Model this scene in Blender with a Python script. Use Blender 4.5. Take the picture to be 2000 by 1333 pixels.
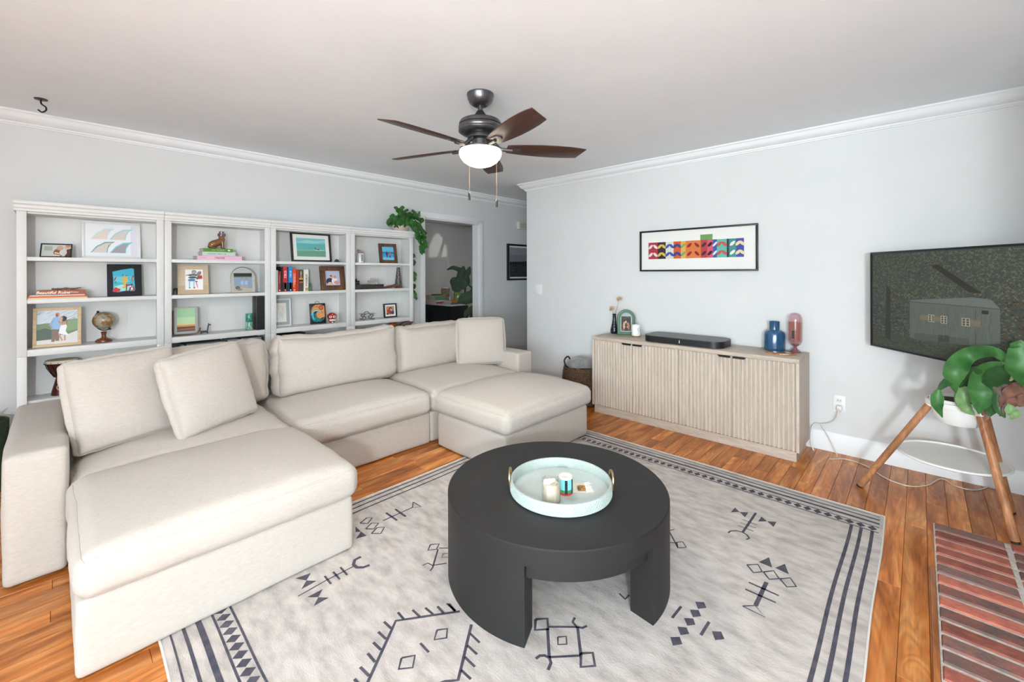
import bpy, bmesh, math, random
from mathutils import Vector, Matrix, Euler, noise
D = bpy.data; SC = bpy.context.scene; COL = SC.collection
for o in list(D.objects): D.objects.remove(o)
PI = math.pi; R = math.radians
rnd = random.Random(7)

# ------------------------------------------------------------------ camera
FPX, YAW, HORIZON, EYE = 845.0, 0.7558, 534.4, 1.35      # focal length in pixels of a 2000x1333 frame
cam = D.cameras.new('camera'); cam.sensor_width = 36; cam.lens = FPX/2000*36
cam.shift_y = -(1333/2-HORIZON)/2000; cam.clip_start = .05; cam.clip_end = 60
co = D.objects.new('camera', cam); COL.objects.link(co); co.location = (0, 0, EYE)
co.rotation_euler = (Matrix.Rotation(YAW-PI/2, 3, 'Z') @ Matrix.Rotation(PI/2, 3, 'X') @ Matrix.Rotation(-.0025, 3, 'Z')).to_euler()
SC.camera = co

# ------------------------------------------------------------------ world, light, exposure
vs = SC.view_settings; vs.view_transform = 'Standard'; vs.look = 'None'; vs.gamma = 1; vs.exposure = 0.08
vs.use_curve_mapping = False
w = D.worlds.new('world'); SC.world = w; w.use_nodes = True
w.node_tree.nodes['Background'].inputs[0].default_value = (.55, .68, .85, 1)
w.node_tree.nodes['Background'].inputs[1].default_value = .6
def area(name, loc, rot, sx, sy, power, color):
    l = D.lights.new(name, 'AREA'); l.shape = 'RECTANGLE'; l.size = sx; l.size_y = sy; l.energy = power; l.color = color
    o = D.objects.new(name, l); COL.objects.link(o); o.location = loc; o.rotation_euler = rot
    return o
# room shell: x -1.9..4.035, y -.62..4.465, ceiling 2.455; behind the camera it opens into a made-up sunroom, shaped to let light in, x -4.2..1.35, y -3.2..1.2, with glass on two sides
WX, WY, CE, LX, RY = 4.035, 4.465, 2.455, -1.9, -.62
BX0, BX1, BY0, BY1 = -4.2, 1.35, -3.2, 1.2
area('added_fill_side_glass', (BX0-.06, -.95, 1.25), (R(116), 0, R(-70)), 3.4, 1.7, 330, (.745, .905, 1))            # light added to brighten the room through made-up glass; faces +x
area('added_fill_rear_glass', (-.9, BY0-.06, 1.25), (R(118), 0, 0), 2.4, 1.7, 25, (.78, .915, 1))                # weak fill added behind made-up rear glass; faces +y
area('added_fill_side_pane', (-2.5, BY0-.06, .95), (R(96), 0, R(-38)), .45, .7, 25, (.8, .925, 1))             # small low light added at a made-up pane, aimed towards the fan
area('window_daylight_study', (7.35, 6.1, 1.3), (R(90), 0, R(90)), 1.4, 1.5, 380, (.95, .98, 1))

# ------------------------------------------------------------------ materials
def lin(c): return tuple((x/12.92 if x <= .04045 else ((x+.055)/1.055)**2.4) for x in c)
def hx(h): return lin(tuple(int(h[i:i+2], 16)/255 for i in (0, 2, 4)))
MATS = {}
def mat(name, col, rough=.5, metal=0, c2=None, scale=8, stretch=(1, 1, 1), bump=0, bscale=None, detail=4, emit=0, trans=0, alpha=1, coat=0, spec=.5, rand=0, ramp=(.35, .65), sheen=0):
    if name in MATS: return MATS[name]
    m = D.materials.new(name); m.use_nodes = True; nt = m.node_tree; b = nt.nodes['Principled BSDF']; MATS[name] = m
    c = hx(col) if isinstance(col, str) else col
    b.inputs['Base Color'].default_value = (*c, 1); b.inputs['Roughness'].default_value = rough; b.inputs['Metallic'].default_value = metal
    b.inputs['Transmission Weight'].default_value = trans; b.inputs['Alpha'].default_value = alpha; b.inputs['Coat Weight'].default_value = coat
    b.inputs['Coat Roughness'].default_value = .15; b.inputs['Specular IOR Level'].default_value = spec
    if sheen: b.inputs['Sheen Weight'].default_value = sheen
    if emit: b.inputs['Emission Color'].default_value = (*c, 1); b.inputs['Emission Strength'].default_value = emit
    if c2 is not None or bump:
        tc = nt.nodes.new('ShaderNodeTexCoord'); mp = nt.nodes.new('ShaderNodeMapping'); mp.inputs['Scale'].default_value = stretch
        nt.links.new(tc.outputs['Object'], mp.inputs['Vector']); vec = mp.outputs['Vector']
        if rand:
            oi = nt.nodes.new('ShaderNodeObjectInfo'); mu = nt.nodes.new('ShaderNodeMath'); mu.operation = 'MULTIPLY'; mu.inputs[1].default_value = 37
            nt.links.new(oi.outputs['Random'], mu.inputs[0]); va = nt.nodes.new('ShaderNodeVectorMath'); va.operation = 'ADD'
            nt.links.new(vec, va.inputs[0]); nt.links.new(mu.outputs[0], va.inputs[1]); vec = va.outputs[0]
        nz = nt.nodes.new('ShaderNodeTexNoise'); nz.inputs['Scale'].default_value = scale; nz.inputs['Detail'].default_value = detail; nz.inputs['Roughness'].default_value = .6
        nt.links.new(vec, nz.inputs['Vector'])
        if c2 is not None:
            d = hx(c2) if isinstance(c2, str) else c2
            rp = nt.nodes.new('ShaderNodeValToRGB'); rp.color_ramp.elements[0].position = ramp[0]; rp.color_ramp.elements[1].position = ramp[1]
            rp.color_ramp.elements[0].color = (*c, 1); rp.color_ramp.elements[1].color = (*d, 1)
            nt.links.new(nz.outputs['Fac'], rp.inputs['Fac']); out = rp.outputs['Color']
            if rand:
                hs = nt.nodes.new('ShaderNodeHueSaturation'); mr = nt.nodes.new('ShaderNodeMapRange')
                mr.inputs['To Min'].default_value = 1-rand; mr.inputs['To Max'].default_value = 1+rand
                nt.links.new(oi.outputs['Random'], mr.inputs['Value']); nt.links.new(mr.outputs['Result'], hs.inputs['Value'])
                nt.links.new(out, hs.inputs['Color']); out = hs.outputs['Color']
            nt.links.new(out, b.inputs['Base Color'])
        if bump:
            n2 = nz
            if bscale:
                n2 = nt.nodes.new('ShaderNodeTexNoise'); n2.inputs['Scale'].default_value = bscale; n2.inputs['Detail'].default_value = 3
                nt.links.new(vec, n2.inputs['Vector'])
            bp = nt.nodes.new('ShaderNodeBump'); bp.inputs['Strength'].default_value = bump; bp.inputs['Distance'].default_value = .004
            nt.links.new(n2.outputs['Fac'], bp.inputs['Height']); nt.links.new(bp.outputs['Normal'], b.inputs['Normal'])
    return m
def wood(name, dark, light, mid, axis=0, rough=.3, coat=0, rand=0, scale=1.0, con=1.0):
    """plank wood: long rings stretched along one axis, plus fine grain"""
    if name in MATS: return MATS[name]
    m = D.materials.new(name); m.use_nodes = True; nt = m.node_tree; b = nt.nodes['Principled BSDF']; MATS[name] = m
    N, L = nt.nodes.new, nt.links.new
    tc = N('ShaderNodeTexCoord'); oi = N('ShaderNodeObjectInfo'); mu = N('ShaderNodeMath'); mu.operation = 'MULTIPLY'; mu.inputs[1].default_value = 53
    L(oi.outputs['Random'], mu.inputs[0]); va = N('ShaderNodeVectorMath'); va.operation = 'ADD'
    L(tc.outputs['Object'], va.inputs[0]); L(mu.outputs[0], va.inputs[1])
    def mapped(k, other):
        mp = N('ShaderNodeMapping'); s = [other*scale]*3; s[axis] = k*scale; mp.inputs['Scale'].default_value = s; L(va.outputs[0], mp.inputs['Vector']); return mp.outputs['Vector']
    n1 = N('ShaderNodeTexNoise'); n1.inputs['Scale'].default_value = 1; n1.inputs['Detail'].default_value = 3; n1.inputs['Distortion'].default_value = 1.2; L(mapped(1.6, 11), n1.inputs['Vector'])
    n2 = N('ShaderNodeTexNoise'); n2.inputs['Scale'].default_value = 1; n2.inputs['Detail'].default_value = 4; L(mapped(7, 170), n2.inputs['Vector'])
    n3 = N('ShaderNodeTexNoise'); n3.inputs['Scale'].default_value = 1; n3.inputs['Detail'].default_value = 2; n3.inputs['Distortion'].default_value = 2; L(mapped(1.1, 6), n3.inputs['Vector'])
    wv = N('ShaderNodeMath'); wv.operation = 'SINE'; ml = N('ShaderNodeMath'); ml.operation = 'MULTIPLY'; ml.inputs[1].default_value = 46
    L(n3.outputs['Fac'], ml.inputs[0]); L(ml.outputs[0], wv.inputs[0])
    rp = N('ShaderNodeValToRGB'); e = rp.color_ramp.elements; e[0].position = .3; e[1].position = .72; e[0].color = (*hx(dark), 1); e[1].color = (*hx(light), 1)
    k = e.new(.5); k.color = (*hx(mid), 1); L(n1.outputs['Fac'], rp.inputs['Fac'])
    mr = N('ShaderNodeMapRange'); mr.inputs['From Min'].default_value = -1; mr.inputs['To Min'].default_value = 1-.2*con; mr.inputs['To Max'].default_value = 1+.06*con; L(wv.outputs[0], mr.inputs['Value'])
    m2 = N('ShaderNodeMapRange'); m2.inputs['From Min'].default_value = .3; m2.inputs['From Max'].default_value = .7; m2.inputs['To Min'].default_value = 1-.16*con; m2.inputs['To Max'].default_value = 1+.1*con; L(n2.outputs['Fac'], m2.inputs['Value'])
    m3 = N('ShaderNodeMapRange'); m3.inputs['To Min'].default_value = 1-rand; m3.inputs['To Max'].default_value = 1+rand; L(oi.outputs['Random'], m3.inputs['Value'])
    a = N('ShaderNodeMath'); a.operation = 'MULTIPLY'; L(mr.outputs[0], a.inputs[0]); L(m2.outputs[0], a.inputs[1])
    a2 = N('ShaderNodeMath'); a2.operation = 'MULTIPLY'; L(a.outputs[0], a2.inputs[0]); L(m3.outputs[0], a2.inputs[1])
    vm = N('ShaderNodeVectorMath'); vm.operation = 'SCALE'; L(rp.outputs['Color'], vm.inputs[0]); L(a2.outputs[0], vm.inputs['Scale'])
    L(vm.outputs[0], b.inputs['Base Color']); b.inputs['Roughness'].default_value = rough; b.inputs['Coat Weight'].default_value = coat; b.inputs['Coat Roughness'].default_value = .18; b.inputs['Specular IOR Level'].default_value = .3
    bp = N('ShaderNodeBump'); bp.inputs['Strength'].default_value = .12; bp.inputs['Distance'].default_value = .002; L(n2.outputs['Fac'], bp.inputs['Height']); L(bp.outputs['Normal'], b.inputs['Normal'])
    return m
def print_mat(name='print', rough=.45, spec=.4):
    if name in MATS: return MATS[name]
    m = D.materials.new(name); m.use_nodes = True; nt = m.node_tree; b = nt.nodes['Principled BSDF']; MATS[name] = m
    at = nt.nodes.new('ShaderNodeAttribute'); at.attribute_name = 'ink'; nt.links.new(at.outputs['Color'], b.inputs['Base Color'])
    b.inputs['Roughness'].default_value = rough; b.inputs['Specular IOR Level'].default_value = spec
    return m

# ------------------------------------------------------------------ mesh helpers
MW = {}
class G:
    def __init__(s): s.v = []; s.f = []; s.c = []
    def add(s, vs, fs, col=None):
        k = len(s.v); s.v += [Vector(p) for p in vs]; s.f += [tuple(i+k for i in f) for f in fs]; s.c += [col]*len(fs); return s
    def box(s, x0, x1, y0, y1, z0, z1, col=None):
        return s.add([(x0,y0,z0),(x1,y0,z0),(x1,y1,z0),(x0,y1,z0),(x0,y0,z1),(x1,y0,z1),(x1,y1,z1),(x0,y1,z1)],
                     [(3,2,1,0),(4,5,6,7),(0,1,5,4),(1,2,6,5),(2,3,7,6),(3,0,4,7)], col)
    def prism(s, pts, vec, col=None):
        n = len(pts); p = [Vector(q) for q in pts]; v = Vector(vec)
        return s.add(p+[q+v for q in p], [tuple(range(n))[::-1], tuple(range(n, 2*n))]+[(i, (i+1) % n, n+(i+1) % n, n+i) for i in range(n)], col)
    def poly(s, pts, col=None): return s.add(pts, [tuple(range(len(pts)))], col)
    def tube(s, pts, r, n=8, closed=False, col=None):
        P = [Vector(p) for p in pts]; m = len(P); rs = r if isinstance(r, (list, tuple)) else [r]*m
        T = []
        for i in range(m):
            a = P[(i-1) % m] if (closed or i) else P[0]; b = P[(i+1) % m] if (closed or i < m-1) else P[-1]
            T.append((b-a).normalized() if (b-a).length > 1e-9 else Vector((0, 0, 1)))
        up = Vector((0, 0, 1)) if abs(T[0].z) < .9 else Vector((1, 0, 0)); u = T[0].cross(up).normalized(); V = []
        for i in range(m):
            u = (u-T[i]*u.dot(T[i])); u = u.normalized() if u.length > 1e-6 else T[i].orthogonal().normalized(); w_ = T[i].cross(u)
            V += [P[i]+(u*math.cos(2*PI*k/n)+w_*math.sin(2*PI*k/n))*rs[i] for k in range(n)]
        F = [(i*n+k, i*n+(k+1) % n, ((i+1) % m)*n+(k+1) % n, ((i+1) % m)*n+k) for i in range(m if closed else m-1) for k in range(n)]
        if not closed: F += [tuple(range(n))[::-1], tuple((m-1)*n+k for k in range(n))]
        return s.add(V, F, col)
    def lathe(s, prof, c=(0, 0, 0), n=28, col=None, a0=0, a1=2*PI):
        cx, cy, cz = c; full = abs(a1-a0-2*PI) < 1e-6; nn = n if full else n+1; V = []; F = []
        for r, z in prof: V += [(cx+max(r, 1e-5)*math.cos(a0+(a1-a0)*k/n), cy+max(r, 1e-5)*math.sin(a0+(a1-a0)*k/n), cz+z) for k in range(nn)]
        for i in range(len(prof)-1):
            for k in range(n): F.append((i*nn+k, i*nn+(k+1) % nn, (i+1)*nn+(k+1) % nn, (i+1)*nn+k))
        return s.add(V, F, col)
    def ball(s, c, r, nu=16, nv=10, col=None):
        rx, ry, rz = r if isinstance(r, (tuple, list)) else (r, r, r); V = []; F = []
        for j in range(nv+1):
            t = PI*j/nv
            for k in range(nu):
                a = 2*PI*k/nu; q = max(math.sin(t), 1e-4)
                V.append((c[0]+rx*q*math.cos(a), c[1]+ry*q*math.sin(a), c[2]+rz*math.cos(t)))
        for j in range(nv):
            for k in range(nu): F.append((j*nu+k, (j+1)*nu+k, (j+1)*nu+(k+1) % nu, j*nu+(k+1) % nu))
        return s.add(V, F, col)
    def xf(s, M, i0=0):
        for i in range(i0, len(s.v)): s.v[i] = M @ s.v[i]
        return s
    def build(s, name, m, parent=None, smooth=False, bev=0, seg=2, org=None, local=False, angle=40):
        vs_ = s.v; o_m = Matrix.Identity(4)
        if parent is not None and not local: iv = MW[parent.name].inverted(); vs_ = [iv @ p for p in vs_]
        if parent is None and org is not None: vs_ = [p-Vector(org) for p in vs_]
        me = D.meshes.new(name); me.from_pydata([tuple(p) for p in vs_], [], s.f)
        if any(c is not None for c in s.c):
            at = me.color_attributes.new('ink', 'FLOAT_COLOR', 'CORNER'); i = 0; buf = []
            for f, c in zip(s.f, s.c):
                cc = (hx(c) if isinstance(c, str) else c) if c is not None else (.5, .5, .5); buf += [*cc, 1]*len(f)
            at.data.foreach_set('color', buf)
        if bev:
            bm = bmesh.new(); bm.from_mesh(me); bmesh.ops.remove_doubles(bm, verts=bm.verts, dist=1e-6)
            es = [e for e in bm.edges if len(e.link_faces) == 2 and e.calc_face_angle(0) > R(25)]
            bmesh.ops.bevel(bm, geom=es, offset=bev, segments=seg, profile=.5, affect='EDGES', clamp_overlap=True)
            bm.to_mesh(me); bm.free(); smooth = True
        bm = bmesh.new(); bm.from_mesh(me); bmesh.ops.recalc_face_normals(bm, faces=bm.faces) if not any(c is not None for c in s.c) else None; bm.to_mesh(me); bm.free()
        if smooth:
            me.polygons.foreach_set('use_smooth', [True]*len(me.polygons)); me.set_sharp_from_angle(angle=R(angle))
        me.materials.append(m); o = D.objects.new(name, me); COL.objects.link(o)
        if parent is not None: o.parent = parent; MW[o.name] = MW[parent.name]
        elif org is not None: o.location = org; MW[o.name] = Matrix.Translation(org)
        else: MW[o.name] = o_m
        return o
def tag(o, label, cat, group=None):
    o['label'] = label; o['category'] = cat
    if group: o['group'] = group
    return o
def root(name, label, cat, loc=(0, 0, 0), rot=(0, 0, 0), group=None):
    o = D.objects.new(name, None); COL.objects.link(o); o.location = loc; o.rotation_euler = rot; o.empty_display_size = .05
    MW[o.name] = Matrix.Translation(loc) @ Euler(rot).to_matrix().to_4x4()
    return tag(o, label, cat, group)
def struct(o): o['kind'] = 'structure'; return o
def ell(cx, cy, rx, ry, n=14, rot=0):
    return [(cx+rx*math.cos(2*PI*k/n)*math.cos(rot)-ry*math.sin(2*PI*k/n)*math.sin(rot), cy+rx*math.cos(2*PI*k/n)*math.sin(rot)+ry*math.sin(2*PI*k/n)*math.cos(rot)) for k in range(n)]
def rect(x0, y0, x1, y1): return [(x0, y0), (x1, y0), (x1, y1), (x0, y1)]
def band(pts, wd):
    """flat strip of width wd along a 2d polyline"""
    out_l, out_r = [], []; n = len(pts)
    for i in range(n):
        a = Vector(pts[max(i-1, 0)]); b = Vector(pts[min(i+1, n-1)]); t = (b-a).normalized(); nn = Vector((-t.y, t.x))*wd/2; p = Vector(pts[i])
        out_l.append(tuple(p+nn)); out_r.append(tuple(p-nn))
    return out_l, out_r
def smooth_pts(pts, n=6):
    """Catmull-Rom through 3d points"""
    P = [Vector(p) for p in pts]; P = [P[0]*2-P[1]]+P+[P[-1]*2-P[-2]]; out = []
    for i in range(1, len(P)-2):
        for k in range(n):
            t = k/n; a, b, c, d = P[i-1:i+3]
            out.append(.5*((2*b)+(c-a)*t+(2*a-5*b+4*c-d)*t*t+(3*b-a-3*c+d)*t**3))
    return out+[P[-2]]
def px(x, y, depth):
    """point of the room at a given distance along the lens axis, from its place in the 2000x1333 frame"""
    f = Vector((math.cos(YAW), math.sin(YAW), 0)); r = Vector((math.sin(YAW), -math.cos(YAW), 0))
    return Vector((0, 0, EYE))+depth*(f+r*((x-1000)/FPX)-Vector((0, 0, 1))*((y-HORIZON)/FPX))
def text(name, s, size, m, parent, M, spacing=1.0, shear=0, ext=.0003, bold=0, align='CENTER'):
    """flat lettering as a mesh, laid in the xz plane facing -y, then moved by M (local to the parent)"""
    cu = D.curves.new(name, 'FONT'); cu.body = s; cu.size = size; cu.align_x = align; cu.align_y = 'CENTER'; cu.extrude = ext; cu.space_character = spacing; cu.shear = shear; cu.offset = bold; cu.resolution_u = 2
    o = D.objects.new(name, cu); COL.objects.link(o); dg = bpy.context.evaluated_depsgraph_get()
    me = D.meshes.new_from_object(o.evaluated_get(dg)); D.objects.remove(o); D.curves.remove(cu)
    me.transform(M @ Matrix.Rotation(PI/2, 4, 'X')); me.materials.clear(); me.materials.append(m)
    t = D.objects.new(name, me); COL.objects.link(t); t.parent = parent; MW[t.name] = MW[parent.name]
    return t
def prints(parent, name, x0, z0, w_, h, y, shapes, m=None, dy=.0004):
    """flat print: coloured shapes in unit coordinates layered on a board in the local xz plane facing -y"""
    g = G()
    for i, (c, pts) in enumerate(shapes): g.poly([(x0+u*w_, y-dy*i, z0+v*h) for u, v in pts], c)
    return g.build(name, m or print_mat(), parent, local=True)
# ------------------------------------------------------------------ setting
m_wall = mat('wall_paint', 'dededc', .85, c2='dbdcda', scale=3, bump=.05, bscale=160)
m_ceil = mat('ceiling_paint', 'f1f5f8', .9, c2='eef2f5', scale=2.2, bump=.06, bscale=90)
m_trim = mat('trim_paint', 'eceded', .4)
m_white = mat('white_plastic', 'eeeeec', .35)
EX = 7.2                                        # far end of the hall and the study behind the door
DX0, DX1, DZ = 3.157, 4.065, 2.04               # doorway
g = G(); g.box(LX-.12, DX0, WY, WY+.12, 0, CE); g.box(DX1, EX, WY, WY+.12, 0, CE); g.box(DX0, DX1, WY, WY+.12, DZ, CE)
struct(g.build('wall_back', m_wall))
CY = 3.549
struct(G().box(WX, EX, RY-.12, CY, 0, CE).build('wall_right', m_wall))
struct(G().box(BX1, WX, RY-.12, RY, 0, CE).build('wall_rear', m_wall))
struct(G().box(BX1, BX1+.12, BY0-.12, RY-.12, 0, CE).build('wall_added_sunroom_right', m_wall)); struct(G().box(BX0-.12, LX-.12, BY1, BY1+.12, 0, CE).build('wall_added_sunroom_front', m_wall))  # walls of the made-up sunroom, built around the added lights
struct(G().box(LX-.12, LX, BY1, WY, 0, CE).build('wall_left', m_wall))
W1 = (-2.1, .3, .4, 2.1); W3 = (-2.75, -2.25, .4, 2.1); W2 = (-2.65, .75, .4, 2.1)   # openings of the made-up sunroom for its added lights
g = G(); g.box(BX0-.12, W3[0], BY0-.12, BY0, 0, CE); g.box(W3[1], W1[0], BY0-.12, BY0, 0, CE); g.box(W1[1], BX1, BY0-.12, BY0, 0, CE)
for q in (W1, W3): g.box(q[0], q[1], BY0-.12, BY0, 0, q[2]); g.box(q[0], q[1], BY0-.12, BY0, q[3], CE)
struct(g.build('wall_added_sunroom_rear', m_wall))
g = G(); g.box(BX0-.12, BX0, BY0, W2[0], 0, CE); g.box(BX0-.12, BX0, W2[1], BY1, 0, CE); g.box(BX0-.12, BX0, W2[0], W2[1], 0, W2[2]); g.box(BX0-.12, BX0, W2[0], W2[1], W2[3], CE)
struct(g.build('wall_added_sunroom_left', m_wall))
FY = 7.7
struct(G().box(2.4, EX+.12, FY, FY+.12, 0, CE).build('wall_study_back', m_wall))
struct(G().box(2.28, 2.4, WY+.12, FY, 0, CE).build('wall_study_left', m_wall))
# study right wall with a quarter-round fanlight opening
fy, fz, fr = 5.55, 1.78, .3
g = G(); g.box(EX, EX+.12, WY+.12, fy-.5, 0, CE); g.box(EX, EX+.12, fy+.5, FY, 0, CE); g.box(EX, EX+.12, fy-.5, fy+.5, 0, fz); g.box(EX, EX+.12, fy-.5, fy+.5, fz+fr, CE)
for k in range(12):
    a, b = PI*k/12, PI*(k+1)/12; p = [(fy+fr*math.cos(q), fz+fr*math.sin(q)) for q in (a, b)]
    g.prism([(EX, p[0][0], p[0][1]), (EX, p[1][0], p[1][1]), (EX, p[1][0], fz+fr), (EX, p[0][0], fz+fr)], (.12, 0, 0))
g.box(EX, EX+.12, fy-.5, fy-fr, fz, fz+fr); g.box(EX, EX+.12, fy+fr, fy+.5, fz, fz+fr)
g.prism([(EX+.05, fy-.02, fz), (EX+.05, fy+.03, fz), (EX+.05, fy+.2, fz+fr), (EX+.05, fy+.15, fz+fr)], (.02, 0, 0))
struct(g.build('wall_study_right', m_wall))
struct(G().box(BX0-.12, EX+.12, BY0-.12, FY+.12, CE, CE+.1).build('ceiling', m_ceil))
struct(G().box(EX, EX+.12, CY, WY+.12, 0, CE).build('wall_hall_end', m_wall))

# crown moulding
CP = [(0, 0), (.086, 0), (.086, -.012), (.073, -.018), (.066, -.034), (.05, -.052), (.03, -.066), (.021, -.068), (.02, -.079), (.012, -.082), (.011, -.09), (0, -.09)]
def crown(name, fn0, fn1):
    n = len(CP); g = G(); g.add([fn0(d, CE+z) for d, z in CP]+[fn1(d, CE+z) for d, z in CP], [(i, (i+1) % n, n+(i+1) % n, n+i) for i in range(n)]+[tuple(range(n)), tuple(range(n, 2*n))[::-1]])
    return struct(g.build(name, m_trim, smooth=True, angle=50))
crown('trim_1', lambda d, z: (LX+d, WY-d, z), lambda d, z: (EX, WY-d, z))
crown('trim_2', lambda d, z: (WX-d, RY+d, z), lambda d, z: (WX-d, CY+d, z))
crown('trim_3', lambda d, z: (WX-d, CY+d, z), lambda d, z: (EX, CY+d, z))
crown('trim_4', lambda d, z: (LX+d, BY1, z), lambda d, z: (LX+d, WY-d, z))
crown('trim_5', lambda d, z: (BX1, RY+d, z), lambda d, z: (WX-d, RY+d, z))
def base(name, p0, p1, nrm):
    p0, p1, nrm = Vector(p0), Vector(p1), Vector(nrm); prof = [(0, 0), (.016, 0), (.016, .105), (.013, .112), (.013, .118), (.008, .128), (.006, .142), (0, .142)]; n = len(prof); g = G()
    V = [p+nrm*d+Vector((0, 0, z)) for p in (p0, p1) for d, z in prof]
    g.add(V, [(i, (i+1) % n, n+(i+1) % n, n+i) for i in range(n)]+[tuple(range(n)), tuple(range(n, 2*n))[::-1]]); return struct(g.build(name, m_trim, smooth=True, angle=50))
base('baseboard_right', (WX, RY, 0), (WX, CY, 0), (-1, 0, 0)); base('baseboard_back', (LX, WY, 0), (DX0-.075, WY, 0), (0, -1, 0)); base('baseboard_back', (DX1+.075, WY, 0), (EX, WY, 0), (0, -1, 0))
base('baseboard_study', (2.4, FY, 0), (EX, FY, 0), (0, -1, 0)); base('baseboard_left', (LX, BY1, 0), (LX, WY, 0), (1, 0, 0)); base('baseboard_rear', (BX1, RY, 0), (WX, RY, 0), (0, 1, 0))
# doorway: casing and jamb
door = struct(root('door_1', 'white cased opening into the study', 'doorway', (3.6, WY, 0)))
del door['label'], door['category']
for (x0, x1) in ((DX0-.07, DX0), (DX1, DX1+.07)):
    G().box(x0, x1, WY-.018, WY+.002, 0, DZ+.07).build('casing', m_trim, door, bev=.004)
G().box(DX0-.07, DX1+.07, WY-.019, WY+.002, DZ, DZ+.072).build('casing', m_trim, door, bev=.004)
g = G(); g.box(DX0-.002, DX0+.012, WY, WY+.12, 0, DZ); g.box(DX1-.012, DX1+.002, WY, WY+.12, 0, DZ); g.box(DX0, DX1, WY, WY+.12, DZ-.012, DZ+.002); g.build('jamb', m_trim, door)
def added_window(name, pts):
    (a0, a1, z0, z1, fn) = pts; wr = struct(root(name, 'x', 'x', fn((a0+a1)/2, 0, z0))); del wr['label'], wr['category']
    for (p0, p1, q0, q1) in ((a0-.07, a0, z0-.07, z1+.07), (a1, a1+.07, z0-.07, z1+.07), (a0, a1, z1, z1+.07), (a0, a1, z0-.07, z0), ((a0+a1)/2-.02, (a0+a1)/2+.02, z0, z1)):
        c = [fn(p, d, q) for p in (p0, p1) for d in (0, .018) for q in (q0, q1)]; lo = [min(v[i] for v in c) for i in range(3)]; hi = [max(v[i] for v in c) for i in range(3)]
        G().box(lo[0], hi[0], lo[1], hi[1], lo[2], hi[2]).build('window_frame', m_trim, wr)
added_window('added_window_1', (W1[0], W1[1], W1[2], W1[3], lambda p, d, q: Vector((p, BY0+d, q))))  # unseen windows of the made-up sunroom, added with its lights
added_window('added_window_3', (W3[0], W3[1], W3[2], W3[3], lambda p, d, q: Vector((p, BY0+d, q))))
added_window('added_window_2', (W2[0], W2[1], W2[2], W2[3], lambda p, d, q: Vector((BX0+d, p, q))))

# oak floor: boards run along x
m_oak = wood('oak_floor', '96501c', 'dc9a5a', 'c27434', 0, .3, .08, .2)
m_gap = mat('floor_gap', '4a2a16', .8)
floor = struct(G().box(BX0-.12, EX+.12, BY0-.12, FY+.12, -.08, -.003).build('floor', m_gap))
PW = .0855; rest = G(); count = 0; plank_meshes = {}
def seen(x0, x1, y0, y1):
    ok = False
    for x in (x0, (x0+x1)/2, x1):
        y = (y0+y1)/2
        if (.2 < x < 3.1 and .16 < y < 2.36) or (0 < x < 3.2 and y > 2.88) or (x > 3.66 and .66 < y < 2.3) or (-.2 < x < .05 and y > 2.85) or (.1 < x < 1.0 and y > 2.1): continue
        dx, dy = x*math.cos(YAW)+y*math.sin(YAW), x*math.sin(YAW)-y*math.cos(YAW)
        if dx > .7:
            u, v = 1000+FPX*dy/dx, HORIZON+FPX*EYE/dx
            if -60 < u < 2060 and 760 < v < 1400: ok = True
    return ok
def plank_geo(g, x0, x1, y0, y1, cx=0, cy=0):
    e = .0011; x0 -= cx; x1 -= cx; y0 -= cy; y1 -= cy
    return g.add([(x0,y0,-.003),(x1,y0,-.003),(x1,y1,-.003),(x0,y1,-.003),(x0+e,y0+e,0),(x1-e,y0+e,0),(x1-e,y1-e,0),(x0+e,y1-e,0)], [(4,5,6,7),(0,1,5,4),(1,2,6,5),(2,3,7,6),(3,0,4,7)])
rp = random.Random(11); y = -.025-PW*37
while y < FY:
    x = BX0-rp.uniform(0, .8)
    while x < EX:
        ln = rp.choice((.42, .56, .7, .85, 1.0, 1.2)); x1 = x+ln
        if x1 > BX0 and (y+PW > RY or x < BX1) and (y < BY1 or x1 > LX) and y+PW > BY0:
            if y < 3.2 and seen(max(x, LX), min(x1, WX), y, y+PW) and x < WX and count < 290:
                count += 1
                if ln not in plank_meshes:
                    o = plank_geo(G(), 0, ln-.0004, 0, PW-.0004).build('floor_plank', m_oak, floor, local=True); plank_meshes[ln] = o.data
                else:
                    o = D.objects.new('floor_plank', plank_meshes[ln]); COL.objects.link(o); o.parent = floor
                o.location = (x, y, 0)
            else: plank_geo(rest, x, x1-.0004, y, y+PW-.0004)
        x = x1
    y += PW
o = rest.build('floor_planks', m_oak, floor); o['kind'] = 'stuff'

# flush brick hearth
HX1, HY0 = 3.247, -.05
hearth = struct(G().box(-.2, HX1, -.60, HY0, -.005, .002).build('hearth', mat('mortar', 'd4cec4', .95, c2='b4aea4', scale=30, bump=.8, bscale=60)))
bricks = [mat('brick_%d' % i, a, .75, c2=b, scale=14, bump=.9, bscale=45, rand=.25, detail=6) for i, (a, b) in enumerate((('a8604e', '84493f'), ('c0705a', '96554a'), ('6f5a55', '84584e'), ('945a4e', '5e524e')))]
bx = HX1; rb = random.Random(5); bm_ = []
for v in range(3):
    g = G(); e = .004; q = random.Random(v)
    top = [(.004, .004), (.066, .004), (.066, .243), (.004, .243)]
    g.add([(0, 0, 0), (.070, 0, 0), (.070, .248, 0), (0, .248, 0)]+[(a+q.uniform(-.002, .002), b+q.uniform(-.002, .002), .0075+q.uniform(-.0015, .002)) for a, b in top], [(4, 5, 6, 7), (0, 1, 5, 4), (1, 2, 6, 5), (2, 3, 7, 6), (3, 0, 4, 7)])
    bm_.append(g)
meshes = {}
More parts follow.
